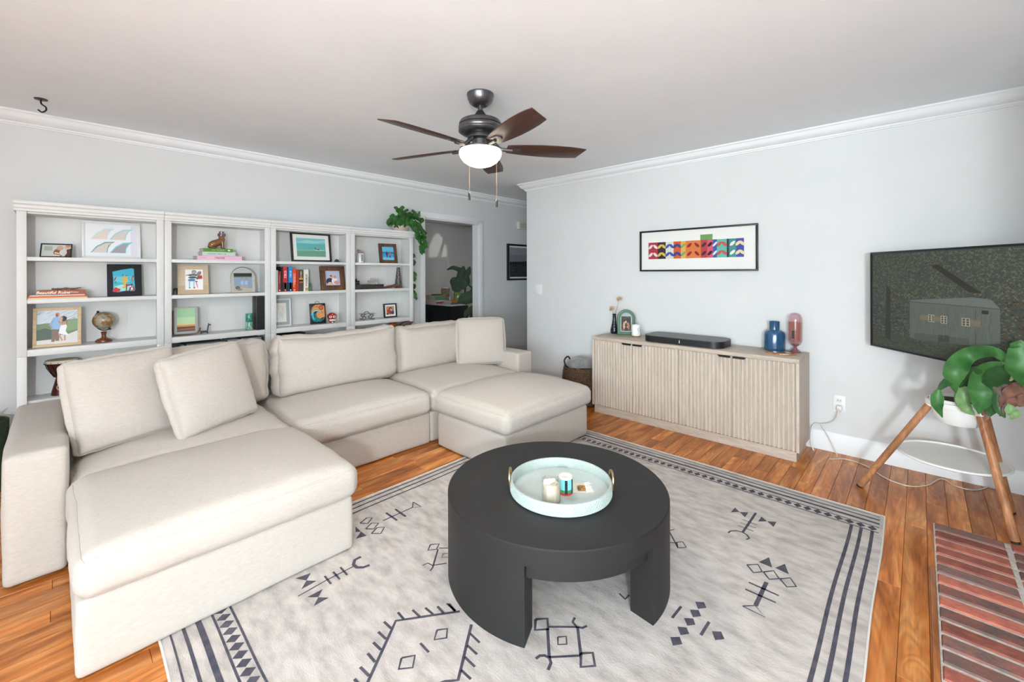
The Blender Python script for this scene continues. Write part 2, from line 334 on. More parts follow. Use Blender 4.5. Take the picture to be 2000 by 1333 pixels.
def brick_mesh(v, k):
    if (v, k) not in meshes:
        me = D.meshes.new('brick'); me.from_pydata([tuple(p) for p in bm_[v].v], [], bm_[v].f); me.materials.append(bricks[k]); meshes[(v, k)] = me
    return meshes[(v, k)]
i = 0
while bx > -.1:
    for yy in (HY0-.252, HY0-.252-.268):
        k = [2, 0, 1, 1, 0, 2, 1, 3, 1, 3, 0, 3, 2, 0][i % 14] if yy > -.4 else rb.randrange(4)
        o = D.objects.new('brick', brick_mesh(rb.randrange(3), k)); COL.objects.link(o); o.parent = hearth; o.location = (bx-.0775+rb.uniform(-.0015, .0015), yy+rb.uniform(-.002, .002), .001)
    bx -= .0888; i += 1
# oak strip along the hearth
t = G().box(-.2, 2.74, HY0+.002, HY0+.02, 0, .012).build('trim_6', m_oak, bev=.004); struct(t)

# ------------------------------------------------------------------ rug
m_rug = mat('rug_pile', 'c6beb7', .95, c2='9b938d', scale=24, stretch=(1, .4, 1), bump=.35, bscale=260, detail=12, ramp=(.38, .74))
m_ink = mat('rug_ink', '3a3c48', .95, c2='55505a', scale=22, bump=.3, bscale=260)
RX0, RX1, RY0, RY1 = .262, 3.135, .14, 2.425
rug = root('area_rug', 'pale grey rug with dark geometric motifs and striped border under the round black table', 'rug', ((RX0+RX1)/2, (RY0+RY1)/2, 0))
g = G(); nx, ny = 60, 48; V = []
def edge(x, y): return (x+.004*math.sin(y*7)*(1 if x < 1 else .4), y+.003*math.sin(x*6.3))
for j in range(ny+1):
    for i in range(nx+1):
        x, y = RX0+(RX1-RX0)*i/nx, RY0+(RY1-RY0)*j/ny; ex, ey = edge(x, y); V.append((ex, ey, .0065))
top = len(V); V += [(p[0], p[1], .0003) for p in V]; idx = lambda i, j: j*(nx+1)+i
F = [(idx(i, j), idx(i+1, j), idx(i+1, j+1), idx(i, j+1)) for j in range(ny) for i in range(nx)]
rim = [idx(i, 0) for i in range(nx)]+[idx(nx, j) for j in range(ny)]+[idx(i, ny) for i in range(nx, 0, -1)]+[idx(0, j) for j in range(ny, 0, -1)]
F += [(a, b, b+top, a+top) for a, b in zip(rim, rim[1:]+rim[:1])]
g.add(V, F); g.build('pile', m_rug, rug)
zt = .0074; ink = G()
def istrip(pts, wd):
    d = []                                             # resample so the print follows the edge waver
    for a, b in zip(pts, pts[1:]):
        n = max(1, int(math.hypot(b[0]-a[0], b[1]-a[1])/.06)); d += [(a[0]+(b[0]-a[0])*k/n, a[1]+(b[1]-a[1])*k/n) for k in range(n)]
    d.append(pts[-1]); d = [edge(*p) for p in d]; l, r = band(d, wd); n = len(d)
    ink.add([(*p, zt) for p in l]+[(*p, zt) for p in r], [(i, i+1, n+i+1, n+i) for i in range(n-1)])
def ipoly(pts): ink.poly([(*edge(*p), zt) for p in pts])
RUG_P=[[(2.604,.775),(2.674,.774),(2.642,.741)],[(2.642,.741),(2.67,.704),(2.604,.702)],[(2.608,.639),(2.673,.639),(2.645,.605)],[(2.645,.605),(2.671,.567),(2.606,.566)],[(2.244,.543),(2.314,.517),(2.243,.488)],[(2.25,.478),(2.311,.452),(2.243,.423)],[(1.797,.672),(1.819,.645),(1.795,.627),(1.766,.65)],[(1.74,.672),(1.762,.646),(1.737,.627),(1.71,.649)],[(1.682,.673),(1.704,.646),(1.68,.628),(1.654,.648)],[(1.624,.674),(1.644,.647),(1.622,.628),(1.594,.649)],[(1.56,.673),(1.584,.648),(1.56,.628),(1.53,.65)],[(1.691,.572),(1.713,.546),(1.686,.526),(1.658,.549)],[(.726,2.008),(.787,1.993),(.755,1.959)],[(.755,1.959),(.785,1.924),(.719,1.92)],[(.72,1.856),(.784,1.855),(.752,1.822)],[(.752,1.822),(.782,1.787),(.72,1.787)],[(1.099,2.181),(1.096,2.117),(1.075,2.134)],[(1.048,2.08),(1.096,2.117),(1.099,2.063)]]
RUG_O=[(.008,[(2.186,.577),(2.224,.541),(2.182,.515),(2.148,.541)]),(.008,[(2.184,.51),(2.224,.478),(2.183,.449),(2.148,.479)]),(.008,[(2.183,.446),(2.221,.414),(2.177,.384),(2.147,.413)]),(.006,[(1.903,.523),(1.941,.486),(1.9,.442)]),(.007,[(2.129,.882),(2.154,.861),(2.124,.832),(2.09,.86)]),(.012,[(1.28,1.084),(1.314,1.053),(1.277,1.019),(1.24,1.053)]),(.011,[(1.276,.87),(1.307,.841),(1.269,.807),(1.232,.84)]),(.007,[(1.274,.971),(1.298,.95),(1.272,.929),(1.249,.951)]),(.008,[(.989,1.325),(1.019,1.301),(.99,1.271),(.955,1.298)]),(.008,[(.832,1.322),(.869,1.296),(.836,1.262),(.801,1.292)]),(.008,[(1.131,2.192),(1.182,2.212),(1.202,2.191),(1.157,2.159)]),(.008,[(1.125,2.122),(1.173,2.147),(1.198,2.119),(1.154,2.089)]),(.008,[(1.125,2.062),(1.171,2.087),(1.199,2.062),(1.158,2.026)]),(.007,[(1.448,2.167),(1.45,2.089),(1.411,2.119)]),(.008,[(1.28,1.763),(1.313,1.736),(1.279,1.711),(1.246,1.735)]),(.005,[(1.282,1.661),(1.304,1.642),(1.285,1.618),(1.26,1.645)])]
RUG_L=[(.012,[(2.694,.672),(2.446,.668)]),(.005,[(2.571,.706),(2.57,.634)]),(.005,[(2.531,.706),(2.533,.63)]),(.005,[(2.494,.705),(2.495,.631)]),(.009,[(2.389,.72),(2.415,.717),(2.439,.695),(2.446,.668),(2.437,.645),(2.414,.628),(2.393,.636)]),(.016,[(2.121,.484),(1.942,.485)]),(.009,[(2.068,.541),(2.066,.427)]),(.009,[(2.013,.541),(2.014,.428)]),(.01,[(1.734,.704),(1.651,.706)]),(.011,[(1.73,.595),(1.645,.595)]),(.007,[(2.199,.952),(2.095,.863)]),(.006,[(2.099,.912),(2.125,.879)]),(.006,[(2.201,.95),(2.226,.933)]),(.009,[(1.286,1.026),(1.36,.947)]),(.011,[(1.278,1.023),(1.187,.942)]),(.009,[(1.187,.942),(1.268,.866)]),(.011,[(1.362,.945),(1.271,.867)]),(.01,[(1.392,.979),(1.368,.972),(1.36,.947),(1.371,.929),(1.391,.922)]),(.011,[(1.15,.973),(1.169,.97),(1.181,.958),(1.185,.94),(1.174,.924),(1.146,.915)]),(.011,[(1.106,1.33),(.91,1.478),(.706,1.325),(.671,1.296)]),(.01,[(1.102,1.393),(1.093,1.344)]),(.01,[(1.062,1.417),(1.057,1.371)]),(.01,[(1.024,1.447),(1.025,1.397)]),(.01,[(.985,1.476),(.984,1.427)]),(.01,[(.939,1.509),(.935,1.463)]),(.01,[(.877,1.508),(.878,1.459)]),(.01,[(.837,1.482),(.839,1.431)]),(.01,[(.8,1.453),(.802,1.404)]),(.01,[(.763,1.426),(.762,1.375)]),(.01,[(.718,1.395),(.721,1.343)]),(.01,[(.683,1.368),(.684,1.313)]),(.009,[(.912,1.324),(.909,1.27)]),(.011,[(1.094,1.248),(.911,1.113),(.878,1.141),(.838,1.158)]),(.009,[(1.063,1.221),(1.06,1.165)]),(.009,[(1.022,1.191),(1.021,1.137)]),(.009,[(.982,1.162),(.981,1.107)]),(.009,[(.941,1.132),(.942,1.084)]),(.009,[(1.097,1.4),(1.096,1.345)]),(.009,[(1.624,.92),(1.613,.887),(1.646,.886)]),(.006,[(.695,1.889),(.817,1.897),(.943,1.893)]),(.009,[(.822,1.929),(.821,1.859)]),(.009,[(.86,1.927),(.86,1.858)]),(.009,[(.896,1.933),(.895,1.86)]),(.016,[(.996,1.931),(.965,1.931),(.946,1.905),(.948,1.875),(.97,1.853),(.997,1.847)]),(.008,[(1.227,2.121),(1.417,2.12)]),(.012,[(1.279,2.179),(1.28,2.068)]),(.012,[(1.335,2.177),(1.333,2.066)]),(.008,[(1.284,1.706),(1.187,1.617),(1.167,1.608)]),(.007,[(1.165,1.664),(1.191,1.659),(1.196,1.63),(1.25,1.595)]),(.006,[(1.293,1.71),(1.328,1.672)])]
for w_, p in RUG_L: istrip(p, w_)
for w_, p in RUG_O: istrip(p+[p[0]], w_)
for p in RUG_P: ipoly(p)
for s, e in ((1, RX0), (-1, RX1)):                      # bands across the two ends
    for d, wd in ((.031, .006), (.07, .011), (.116, .019), (.161, .008), (.222, .008)): istrip([(e+s*d, RY0+.018), (e+s*d, RY1-.018)], wd)
    y = RY0+.045
    while y < RY1-.03:
        c = e+s*.19; ipoly([(c-.025, y), (c, y-.021), (c+.025, y), (c, y+.021)]); y += .0473
for y in (.268, .228, .183): istrip([(RX0+.225, y), (RX1-.225, y)], .014)
for y in (2.397, 2.355, 2.31): istrip([(RX0+.225, y), (RX1-.225, y)], .011)
ink.build('pattern', m_ink, rug)
G().tube([(*edge(*p), .0045) for p in [(RX0, RY0+(RY1-RY0)*k/40) for k in range(41)]+[(RX0+(RX1-RX0)*k/40, RY1) for k in range(1, 41)]+[(RX1, RY1-(RY1-RY0)*k/40) for k in range(1, 41)]+[(RX1-(RX1-RX0)*k/40, RY0) for k in range(1, 40)]], .0042, 6, True).build('binding', mat('rug_binding', 'd6d2ca', .9), rug, smooth=True)
# ------------------------------------------------------------------ sectional sofa
def linen():
    m = mat('linen', 'c4bbb1', .92, c2='b5aca2', scale=120, stretch=(.35, 1, 1), bump=.35, bscale=380, sheen=.12, detail=6, ramp=(.25, .8)); return m
m_lin = linen()
m_under = mat('under_sofa', '1d1b1a', .9)
def cushion(name, c, s, parent, r=.05, bulge=(.05, .02), yaw=0, tilt=0, roll=0, seed=0, wr=.006, n=30, pipe=True, sag=0, slump=0, gather=0):
    """soft box cushion; c is the centre of its base, s its size"""
    sx, sy, sz = s; M = Matrix.Translation(Vector(c)) @ Euler((tilt, roll, yaw)).to_matrix().to_4x4() @ Matrix.Translation((0, 0, sz/2))
    def surf(a, b, d):
        q = Vector((a*sx/2, b*sy/2, d*sz/2)); inn = Vector((max(-sx/2+r, min(sx/2-r, q.x)), max(-sy/2+r, min(sy/2-r, q.y)), max(-sz/2+r, min(sz/2-r, q.z))))
        nrm = q-inn; nrm = nrm.normalized() if nrm.length > 1e-7 else Vector((0, 0, 1)); p = inn+nrm*r
        fx, fy, fz = max(0, 1-a*a), max(0, 1-b*b), max(0, 1-d*d)
        p.z += nrm.z*bulge[0]*(fx*fy)**.55*(1 if nrm.z > 0 else .2)
        p.x += nrm.x*min(bulge[1], .014)*(fy*fz)**.5; p.y += nrm.y*bulge[1]*(fx*fz)**.5
        v = Vector((p.x+seed*3.1, p.y-seed, p.z+seed*1.7))
        k = noise.fractal(v*3.2, 1, 2, 3)*wr+noise.noise(v*1.3)*wr*1.3
        if gather:                                     # short puckers along the seams
            up_ = sz > .3; e1 = max(0, (abs(d if up_ else b)-.35)/.65)**2; e2 = max(0, (abs(a)-.35)/.65)**2; cross = p.z if up_ else p.y
            k += gather*(noise.noise(Vector((p.x*24, cross*3, seed)))*e1+noise.noise(Vector((p.x*3, cross*24, seed+5)))*e2)
        p += nrm*k
        p.z -= slump*fx*(d+1)/2                          # top edge sinks between the corners
        return p
    def ax(i): t = -1+2*i/n; return math.copysign(abs(math.sin(t*PI/2))**.9, t) if abs(t) > 1e-9 else 0
    bm = bmesh.new(); cache = {}
    def vert(a, b, d):
        key = (round(a, 5), round(b, 5), round(d, 5))
        if key not in cache: cache[key] = bm.verts.new(M @ surf(a, b, d))
        return cache[key]
    m2 = max(8, n//2)
    def ax2(i): t = -1+2*i/m2; return math.copysign(abs(math.sin(t*PI/2))**.9, t) if abs(t) > 1e-9 else 0
    nn = {0: n if sx > .35 else m2, 1: n if sy > .35 else m2, 2: n if sz > .35 else m2}
    fx_ = {0: ax if nn[0] == n else ax2, 1: ax if nn[1] == n else ax2, 2: ax if nn[2] == n else ax2}
    for (u, v, wax) in ((0, 1, 2), (1, 2, 0), (2, 0, 1)):
        for sgn in (-1, 1):
            for i in range(nn[u]):
                for j in range(nn[v]):
                    quad = []
                    for (di, dj) in ((0, 0), (1, 0), (1, 1), (0, 1)):
                        t = [0, 0, 0]; t[u] = fx_[u](i+di); t[v] = fx_[v](j+dj); t[wax] = sgn; quad.append(vert(*t))
                    if sgn < 0: quad.reverse()
                    try: bm.faces.new(quad)
                    except ValueError: pass
    iv = MW[parent.name].inverted(); bm.transform(iv)
    me = D.meshes.new(name); bm.to_mesh(me); bm.free(); me.polygons.foreach_set('use_smooth', [True]*len(me.polygons)); me.materials.append(m_lin)
    o = D.objects.new(name, me); COL.objects.link(o); o.parent = parent; MW[o.name] = MW[parent.name]
    if pipe:
        if sy < .3: loops = [[(x, s_, z) for x, z in per] for s_ in (-1, 1) for per in [[(-1+2*k/24, 1) for k in range(24)]+[(1, 1-2*k/24) for k in range(24)]+[(1-2*k/24, -1) for k in range(24)]+[(-1, -1+2*k/24) for k in range(24)]]]
        else: loops = [[(x, y, 1) for x, y in [(-1+2*k/24, 1) for k in range(24)]+[(1, 1-2*k/24) for k in range(24)]+[(1-2*k/24, -1) for k in range(24)]+[(-1, -1+2*k/24) for k in range(24)]]]
        g = G()
        for lp in loops: g.tube([M @ surf(*p) for p in lp], .0035, 5, True)
        g.build('piping', m_lin, o, smooth=True)
    return o
def slab(name, x0, x1, y0, y1, z0, z1, parent, bev=.02): return G().box(x0, x1, y0, y1, z0, z1).build(name, m_lin, parent, bev=bev, seg=3)
def soft(name, x0, x1, y0, y1, z0, z1, parent, r=.02, seed=0, wr=.004, n=24):
    return cushion(name, ((x0+x1)/2, (y0+y1)/2, z0), (x1-x0, y1-y0, z1-z0), parent, r, (.004, .004), seed=seed, wr=wr, n=n, pipe=False)
sofa = root('sectional_sofa', 'long cream linen sectional sofa with box arms in front of the white bookcases', 'sofa', (1.56, 3.4, 0))
G().box(-.12, 3.25, 2.87, 3.88, .001, .03).build('plinth', m_under, sofa)
for x0, x1, sd in ((.05, 1.028, 1), (1.032, 2.056, 2), (2.06, 3.07, 3)):
    soft('seat_base', x0, x1, 2.835, 3.70, .006, .245, sofa, .018, sd)
    cushion('seat_cushion', ((x0+x1)/2, 3.25, .245), (x1-x0-.004, .91, .165), sofa, .055, (.062, .012), seed=sd, wr=.005, gather=.009)
soft('arm', -.152, .048, 2.82, 3.93, .006, .57, sofa, .026, 5)
soft('arm', 3.072, 3.285, 2.82, 3.93, .006, .575, sofa, .022, 6)
soft('back_frame', .05, 3.07, 3.69, 3.92, .022, .60, sofa, .03, 7, n=30)
cushion('back_cushion', (.58, 3.48, .43), (.97, .14, .445), sofa, .06, (.015, .09), tilt=R(-5), seed=11, wr=.009, gather=.012, slump=.02)
cushion('back_cushion', (1.61, 3.45, .43), (1.0, .15, .46), sofa, .06, (.015, .09), tilt=R(-4), seed=12, wr=.009, gather=.016, slump=.03)
cushion('back_cushion', (2.6, 3.47, .43), (.93, .14, .435), sofa, .06, (.015, .085), tilt=R(-5), seed=13, wr=.009, gather=.012, slump=.015)
def ottoman(label, x0, x1, y0, y1, cx0, cx1, cy0, cy1, bz, seed):
    o = root('ottoman', label, 'ottoman', ((x0+x1)/2, (y0+y1)/2, 0), group='ottomans of the cream sectional')
    G().box(x0+.03, x1-.03, y0+.03, y1-.03, .0092, .03).build('plinth', m_under, o)
    soft('base', x0, x1, y0, y1, .0095, bz, o, .016, seed)
    cushion('top_cushion', ((cx0+cx1)/2, (cy0+cy1)/2, bz), (cx1-cx0, cy1-cy0, .15), o, .05, (.065, .012), seed=seed+2, wr=.005, gather=.004)
ottoman('large cream linen ottoman at the near left end of the sofa', .05, 1.008, 2.02, 2.815, .048, 1.03, 1.988, 2.82, .265, 21)
ottoman('square cream linen ottoman beside the pale wood sideboard', 2.06, 3.04, 2.01, 2.745, 2.045, 3.075, 1.975, 2.78, .262, 31)
def pillow(label, c, s, yaw, tilt, roll, seed):
    o = root('throw_pillow', label, 'pillow', c, group='square linen pillows on the sofa')
    cushion('cover', c, s, o, .024, (.01, .075), yaw=yaw, tilt=tilt, roll=roll, seed=seed, wr=.006, gather=.006)
pillow('square cream pillow leaning in the corner against the left sofa arm', (.3, 3.1, .45), (.48, .055, .472), R(16), R(-16), R(-2), 41)
pillow('square cream pillow standing in front of the left back cushion, tipped sideways', (.685, 3.03, .45), (.465, .055, .465), R(24), R(-17), R(-5), 42)
pillow('square cream pillow with faint stain against the right sofa arm', (2.915, 3.165, .445), (.48, .055, .46), R(-33), R(-13), R(0), 43)

# ------------------------------------------------------------------ coffee table
TX, TY, TR, TZ = 1.61, 1.238, .5, .372
m_blk = mat('black_ash', '171616', .6, c2='1b1a1a', scale=6, stretch=(1, 1, 1), bump=.08, bscale=220)
tab = root('coffee_table', 'round charcoal black coffee table on three curved slab legs', 'table', (TX, TY, .0066))
g = G(); g.lathe([(0, TZ), (TR-.004, TZ), (TR, TZ-.004), (TR, TZ-.07), (0, TZ-.07)], (TX, TY, 0), 96); g.build('tabletop', m_blk, tab, smooth=True, angle=30)
g = G(); g.lathe([(TR-.022, TZ-.07), (TR-.022, .247), (TR-.05, .247), (TR-.05, TZ-.07)], (TX, TY, 0), 96); g.build('apron', m_blk, tab, smooth=True, angle=30)
for a0 in (144.4, 264.6, 24.6):
    g = G(); n = 24; V = []
    for k in range(n+1):
        a = R(a0+60*k/n); ca, sa = math.cos(a), math.sin(a)
        V += [(TX+TR*ca, TY+TR*sa, .0075), (TX+(TR-.1)*ca, TY+(TR-.1)*sa, .0075), (TX+(TR-.1)*ca, TY+(TR-.1)*sa, TZ-.0705), (TX+TR*ca, TY+TR*sa, TZ-.0701)]
    F = [(4*k+i, 4*k+(i+1) % 4, 4*k+4+(i+1) % 4, 4*k+4+i) for k in range(n) for i in range(4)]+[(0, 1, 2, 3), tuple(4*n+i for i in (3, 2, 1, 0))]
    g.add(V, F).build('leg', m_blk, tab, smooth=True, angle=30)
# tray and what stands on it
m_tray = mat('tray_white', 'b9c4bf', .45, c2='adbab4', scale=120, bump=.5, bscale=240)
TCX, TCY, TCR = 1.568, 1.18, .226
tray = root('serving_tray', 'round white woven-textured tray with glass base and brass handles on the black table', 'tray', (TCX, TCY, TZ))
g = G(); g.lathe([(0, TZ+.001), (TCR-.004, TZ+.001), (TCR, TZ+.004), (TCR, TZ+.05), (TCR-.002, TZ+.053), (TCR-.009, TZ+.053), (TCR-.011, TZ+.05), (TCR-.011, TZ+.008), (0, TZ+.008)], (TCX, TCY, 0), 72); g.build('rim', m_tray, tray, smooth=True, angle=35)
G().lathe([(0, TZ+.0085), (TCR-.0115, TZ+.0085)], (TCX, TCY, 0), 48).build('glass_base', mat('tray_glass', 'b9c3bf', .08, coat=.6), tray)
g = G(); nb = 90                                          # raised lattice around the outside
for k in range(nb):
    for sg in (-1, 1):
        a = 2*PI*k/nb; b = a+sg*2*PI/nb*2; g.tube([(TCX+(TCR+.0006)*math.cos(a+(b-a)*t), TCY+(TCR+.0006)*math.sin(a+(b-a)*t), TZ+.006+.042*t) for t in (0, .5, 1)], .0012, 4)
g.build('lattice', m_tray, tray)['kind'] = 'stuff'
m_brass = mat('brass', 'b9a27c', .3, 1)
for an in (128, 312):
    a = R(an); hw = .17; pts = []
    for t in (-1, -1, -.8, 0, .8, 1, 1): pts.append(t)
    path = [(TCR+.004, -hw, .02), (TCR+.006, -hw, .055), (TCR+.005, -hw*.7, .078), (TCR+.004, 0, .084), (TCR+.005, hw*.7, .078), (TCR+.006, hw, .055), (TCR+.004, hw, .02)]
    g = G(); P = smooth_pts([(TCX+r_*math.cos(a+t), TCY+r_*math.sin(a+t), TZ+z) for r_, t, z in path], 5); g.tube(P, .0055, 8); g.build('handle', m_brass, tray, smooth=True)
CX_, CY_ = 1.455, 1.145
can = root('jar_candle', 'cream candle in a clear glass jar at the front of the white tray', 'candle', (CX_, CY_, TZ+.009))
m_wax = mat('wax', 'd6cab2', .5, c2='ded5c2', scale=20)
G().lathe([(0, TZ+.011), (.035, TZ+.011), (.036, TZ+.02), (.036, TZ+.078), (.03, TZ+.084), (.012, TZ+.08), (0, TZ+.079)], (CX_, CY_, 0), 32).build('wax', m_wax, can, smooth=True)
m_glass = mat('clear_glass', 'f4fbf8', .03, trans=1, alpha=.35)
G().lathe([(0, TZ+.0092), (.04, TZ+.0092), (.0405, TZ+.012), (.0405, TZ+.1), (.0385, TZ+.1), (.0385, TZ+.0115)], (CX_, CY_, 0), 32).build('glass_jar', m_glass, can, smooth=True)
g = G(); q = random.Random(3)
for k in range(7): g.ball((CX_+q.uniform(-.02, .02), CY_+q.uniform(-.02, .02), TZ+.086+q.uniform(0, .008)), (.011, .011, .008), 8, 6)
g.build('dried_petals', mat('petal', 'f4efe4', .7), can, smooth=True)
JX, JY = 1.55, 1.14
jar = root('painted_jar', 'small turquoise, black and red painted glass jar behind the candle on the tray', 'jar', (JX, JY, TZ+.0095))
g = G(); cols = [('c33c2c', 0, .02), ('2b8f5e', .005, .012), ('7cc9cf', .02, .074)]
g.lathe([(0, TZ+.0095), (.03, TZ+.0095), (.033, TZ+.014), (.033, TZ+.022)], (JX, JY, 0), 24, 'c33c2c'); g.lathe([(.033, TZ+.022), (.0335, TZ+.034)], (JX, JY, 0), 24, '2b8f5e'); g.lathe([(.0335, TZ+.034), (.034, TZ+.06), (.032, TZ+.078)], (JX, JY, 0), 24, '7cc9cf'); g.lathe([(.032, TZ+.078), (.03, TZ+.085), (.024, TZ+.086), (.012, TZ+.083), (0, TZ+.082)], (JX, JY, 0), 24, 'e8e4da')
g.build('body', print_mat('jar_glaze', .15), jar, smooth=True)
ang = math.atan2(-JY, -JX)
for k, (da, wd) in enumerate(((.1, .35), (1.0, .25), (-1.3, .3))): G().lathe([(.0342, TZ+.016), (.0346, TZ+.04), (.0345, TZ+.064), (.033, TZ+.077)], (JX, JY, 0), 5, a0=ang+da-wd/2, a1=ang+da+wd/2).build('black_figure', mat('black_glaze', '1c2228', .2), jar, smooth=True)
NX, NY = 1.592, 1.162
nap = root('fringed_coaster', 'small cream woven mat with fringe lying under the painted jar on the tray', 'coaster', (NX, NY, TZ+.0087))
g = G(); ya = R(-48); M = Matrix.Translation((NX, NY, TZ)) @ Matrix.Rotation(ya, 4, 'Z'); g.box(-.085, .085, -.045, .045, .0087, .0092); g.xf(M); g.build('cloth', mat('coaster_cloth', 'ded8cc', .95, c2='cfc7b8', scale=60, bump=.5), nap)
g = G(); q = random.Random(8)
for sx in (-1, 1):
    for k in range(22):
        y0 = -.044+.088*k/21; p = [(sx*.083, y0, .0095), (sx*(.095+q.uniform(0, .006)), y0+q.uniform(-.004, .004), .0125), (sx*(.106+q.uniform(0, .01)), y0+q.uniform(-.007, .007), .0095)]; g.tube(p, .0012, 4)
g.xf(M); g.build('fringe', mat('fringe', 'e9e4d9', .95), nap)['kind'] = 'stuff'
g = G(); g.box(.045, .08, -.03, .0, .0095, .02, None); g.xf(M); tag(g.build('matchbox', mat('matchbox', '2b2420', .6, c2='c98c3f', scale=40), org=tuple(M @ Vector((.06, -.015, .0093))), bev=.0015), 'small black and amber matchbox beside the painted jar', 'matchbox')

# ------------------------------------------------------------------ sideboard
m_sb = wood('ash_veneer', 'c4b5a5', 'd2c4b5', 'cbbdad', 2, .55, 0, 0, 1.6, .28); m_sbh = wood('ash_veneer_top', 'b7a797', 'c9baaa', 'c0b1a1', 1, .5, 0, 0, 1.6, .45)
SX0, SX1, SY0, SY1, SZ = 3.61, 3.995, .62, 2.33, .735
sb = root('sideboard', 'long pale ash sideboard with four fluted doors against the right wall', 'sideboard', ((SX0+SX1)/2, (SY0+SY1)/2, 0))
G().box(SX0, SX1, SY0, SY1, SZ-.03, SZ).build('top', m_sbh, sb, bev=.002)
for y0 in (SY0, SY1-.02): G().box(SX0, SX1, y0, y0+.02, .072, SZ-.0302).build('side_panel', m_sb, sb, bev=.0015)
G().box(SX0+.02, SX1, SY0+.0202, SY1-.0202, .074, .09).build('bottom_panel', m_sbh, sb)
G().box(SX1-.008, SX1, SY0+.0202, SY1-.0202, .0902, SZ-.0302).build('back_panel', m_sb, sb)
G().box(SX0+.012, SX1-.02, SY0+.02, SY1-.02, .001, .0718).build('plinth', m_sbh, sb)
yb = [SY0+.0215, 1.065, 1.4865, 1.909, SY1-.0215]; m_hdl = mat('handle_black', '15151a', .4)
for k in range(4):
    y0, y1 = yb[k]+.0015, yb[k+1]-.0015; nf = 14; fw_ = (y1-y0)/nf; prof = []
    for i in range(nf):
        for t in (0, .08, .16, .3, .5, .7, .84, .92):
            s_ = t; prof.append((SX0+.0165-.016*(math.sin(PI*(s_-.08)/.84)**.55 if .08 < s_ < .92 else 0), y0+(i+s_)*fw_))
    prof.append((SX0+.0165, y1)); z0, z1 = .077, SZ-.033; n = len(prof); g = G()
    g.add([(x, y, z0) for x, y in prof]+[(x, y, z1) for x, y in prof], [(i, i+1, n+i+1, n+i) for i in range(n-1)])
    g.box(SX0+.0166, SX0+.03, y0, y1, z0, z1); d = g.build('door', m_sb, sb, smooth=True, angle=60)
    hy = y0+.003 if k in (0, 2) else y1-.003
    if k in (0, 2): a, b = y1-.1, y1-.008
    else: a, b = y0+.008, y0+.1
    G().prism([(SX0-.004, a, z1+.001), (SX0-.004, b, z1+.001), (SX0-.004, b-(.012 if k in (1, 3) else 0), z1-.014), (SX0-.004, a+(.012 if k in (0, 2) else 0), z1-.014)], (.012, 0, 0)).build('handle', m_hdl, d)
# sound base
m_spk = mat('speaker_black', '17171a', .45)
spk = root('sound_base', 'flat black soundbar base on the sideboard', 'speaker', (3.81, 1.493, SZ))
def rrect(x0, x1, y0, y1, r, n=6):
    P = []
    for cx, cy, a in ((x1-r, y1-r, 0), (x0+r, y1-r, 90), (x0+r, y0+r, 180), (x1-r, y0+r, 270)):
        P += [(cx+r*math.cos(R(a+90*k/n)), cy+r*math.sin(R(a+90*k/n))) for k in range(n+1)]
    return P
P = rrect(3.655, 3.975, 1.153, 1.833, .09, 10); G().prism([(x, y, SZ+.004) for x, y in P], (0, 0, .048)).build('grille', m_spk, spk, smooth=True, angle=50)
P2 = rrect(3.655, 3.975, 1.153, 1.833, .09, 10); G().prism([(x, y, SZ+.0522) for x, y in P2], (0, 0, .006)).build('top_plate', mat('speaker_top', '3d3e40', .38), spk, smooth=True, angle=50)
G().box(3.70, 3.93, 1.2, 1.78, SZ, SZ+.0038).build('foot', m_spk, spk)
G().box(3.6543, 3.6552, 1.488, 1.493, SZ+.016, SZ+.042).build('logo_mark', m_white, spk)

# things on the sideboard
def lathe_thing(name, label, cat, c, prof, m, n=28, group=None):
    g = G(); g.lathe(prof, c, n); return tag(g.build(name, m, org=c, smooth=True, angle=50), label, cat, group)
vz = SZ+.0005
va = root('bud_vase', 'small dark blue black glazed vase with dried flowers on the sideboard', 'vase', (3.93, 2.27, vz))
G().lathe([(0, 0), (.034, 0), (.039, .012), (.04, .03), (.034, .06), (.024, .1), (.018, .14), (.0165, .18), (.02, .2), (.017, .198), (.013, .17), (0, .16)], (3.93, 2.27, vz), 24).build('body', mat('dark_glaze', '1d2636', .12, c2='10141d', scale=30, stretch=(1, 1, 3), bump=.6), va, smooth=True)
m_dry = mat('dried_stem', 'c9ae84', .85, c2='a98b62', scale=40)
for (dy, dx, h, hd) in ((-.055, 0, .35, 1), (.035, .01, .245, 1), (-.03, .02, .3, 0)):
    P = smooth_pts([(3.93, 2.27, vz+.15), (3.93+dx*.4, 2.27+dy*.3, vz+.2), (3.93+dx, 2.27+dy, vz+h)], 5); s_ = G().tube(P, .0028, 6).build('flower_stem', m_dry, va, smooth=True)
    if hd:
        g = G(); q = random.Random(int(h*100))
        for k in range(12): g.ball((3.93+dx+q.uniform(-.015, .015), 2.27+dy+q.uniform(-.017, .017), vz+h+q.uniform(-.012, .022)), q.uniform(.006, .012), 6, 5)
        g.build('flower_head', m_dry, s_, smooth=True)
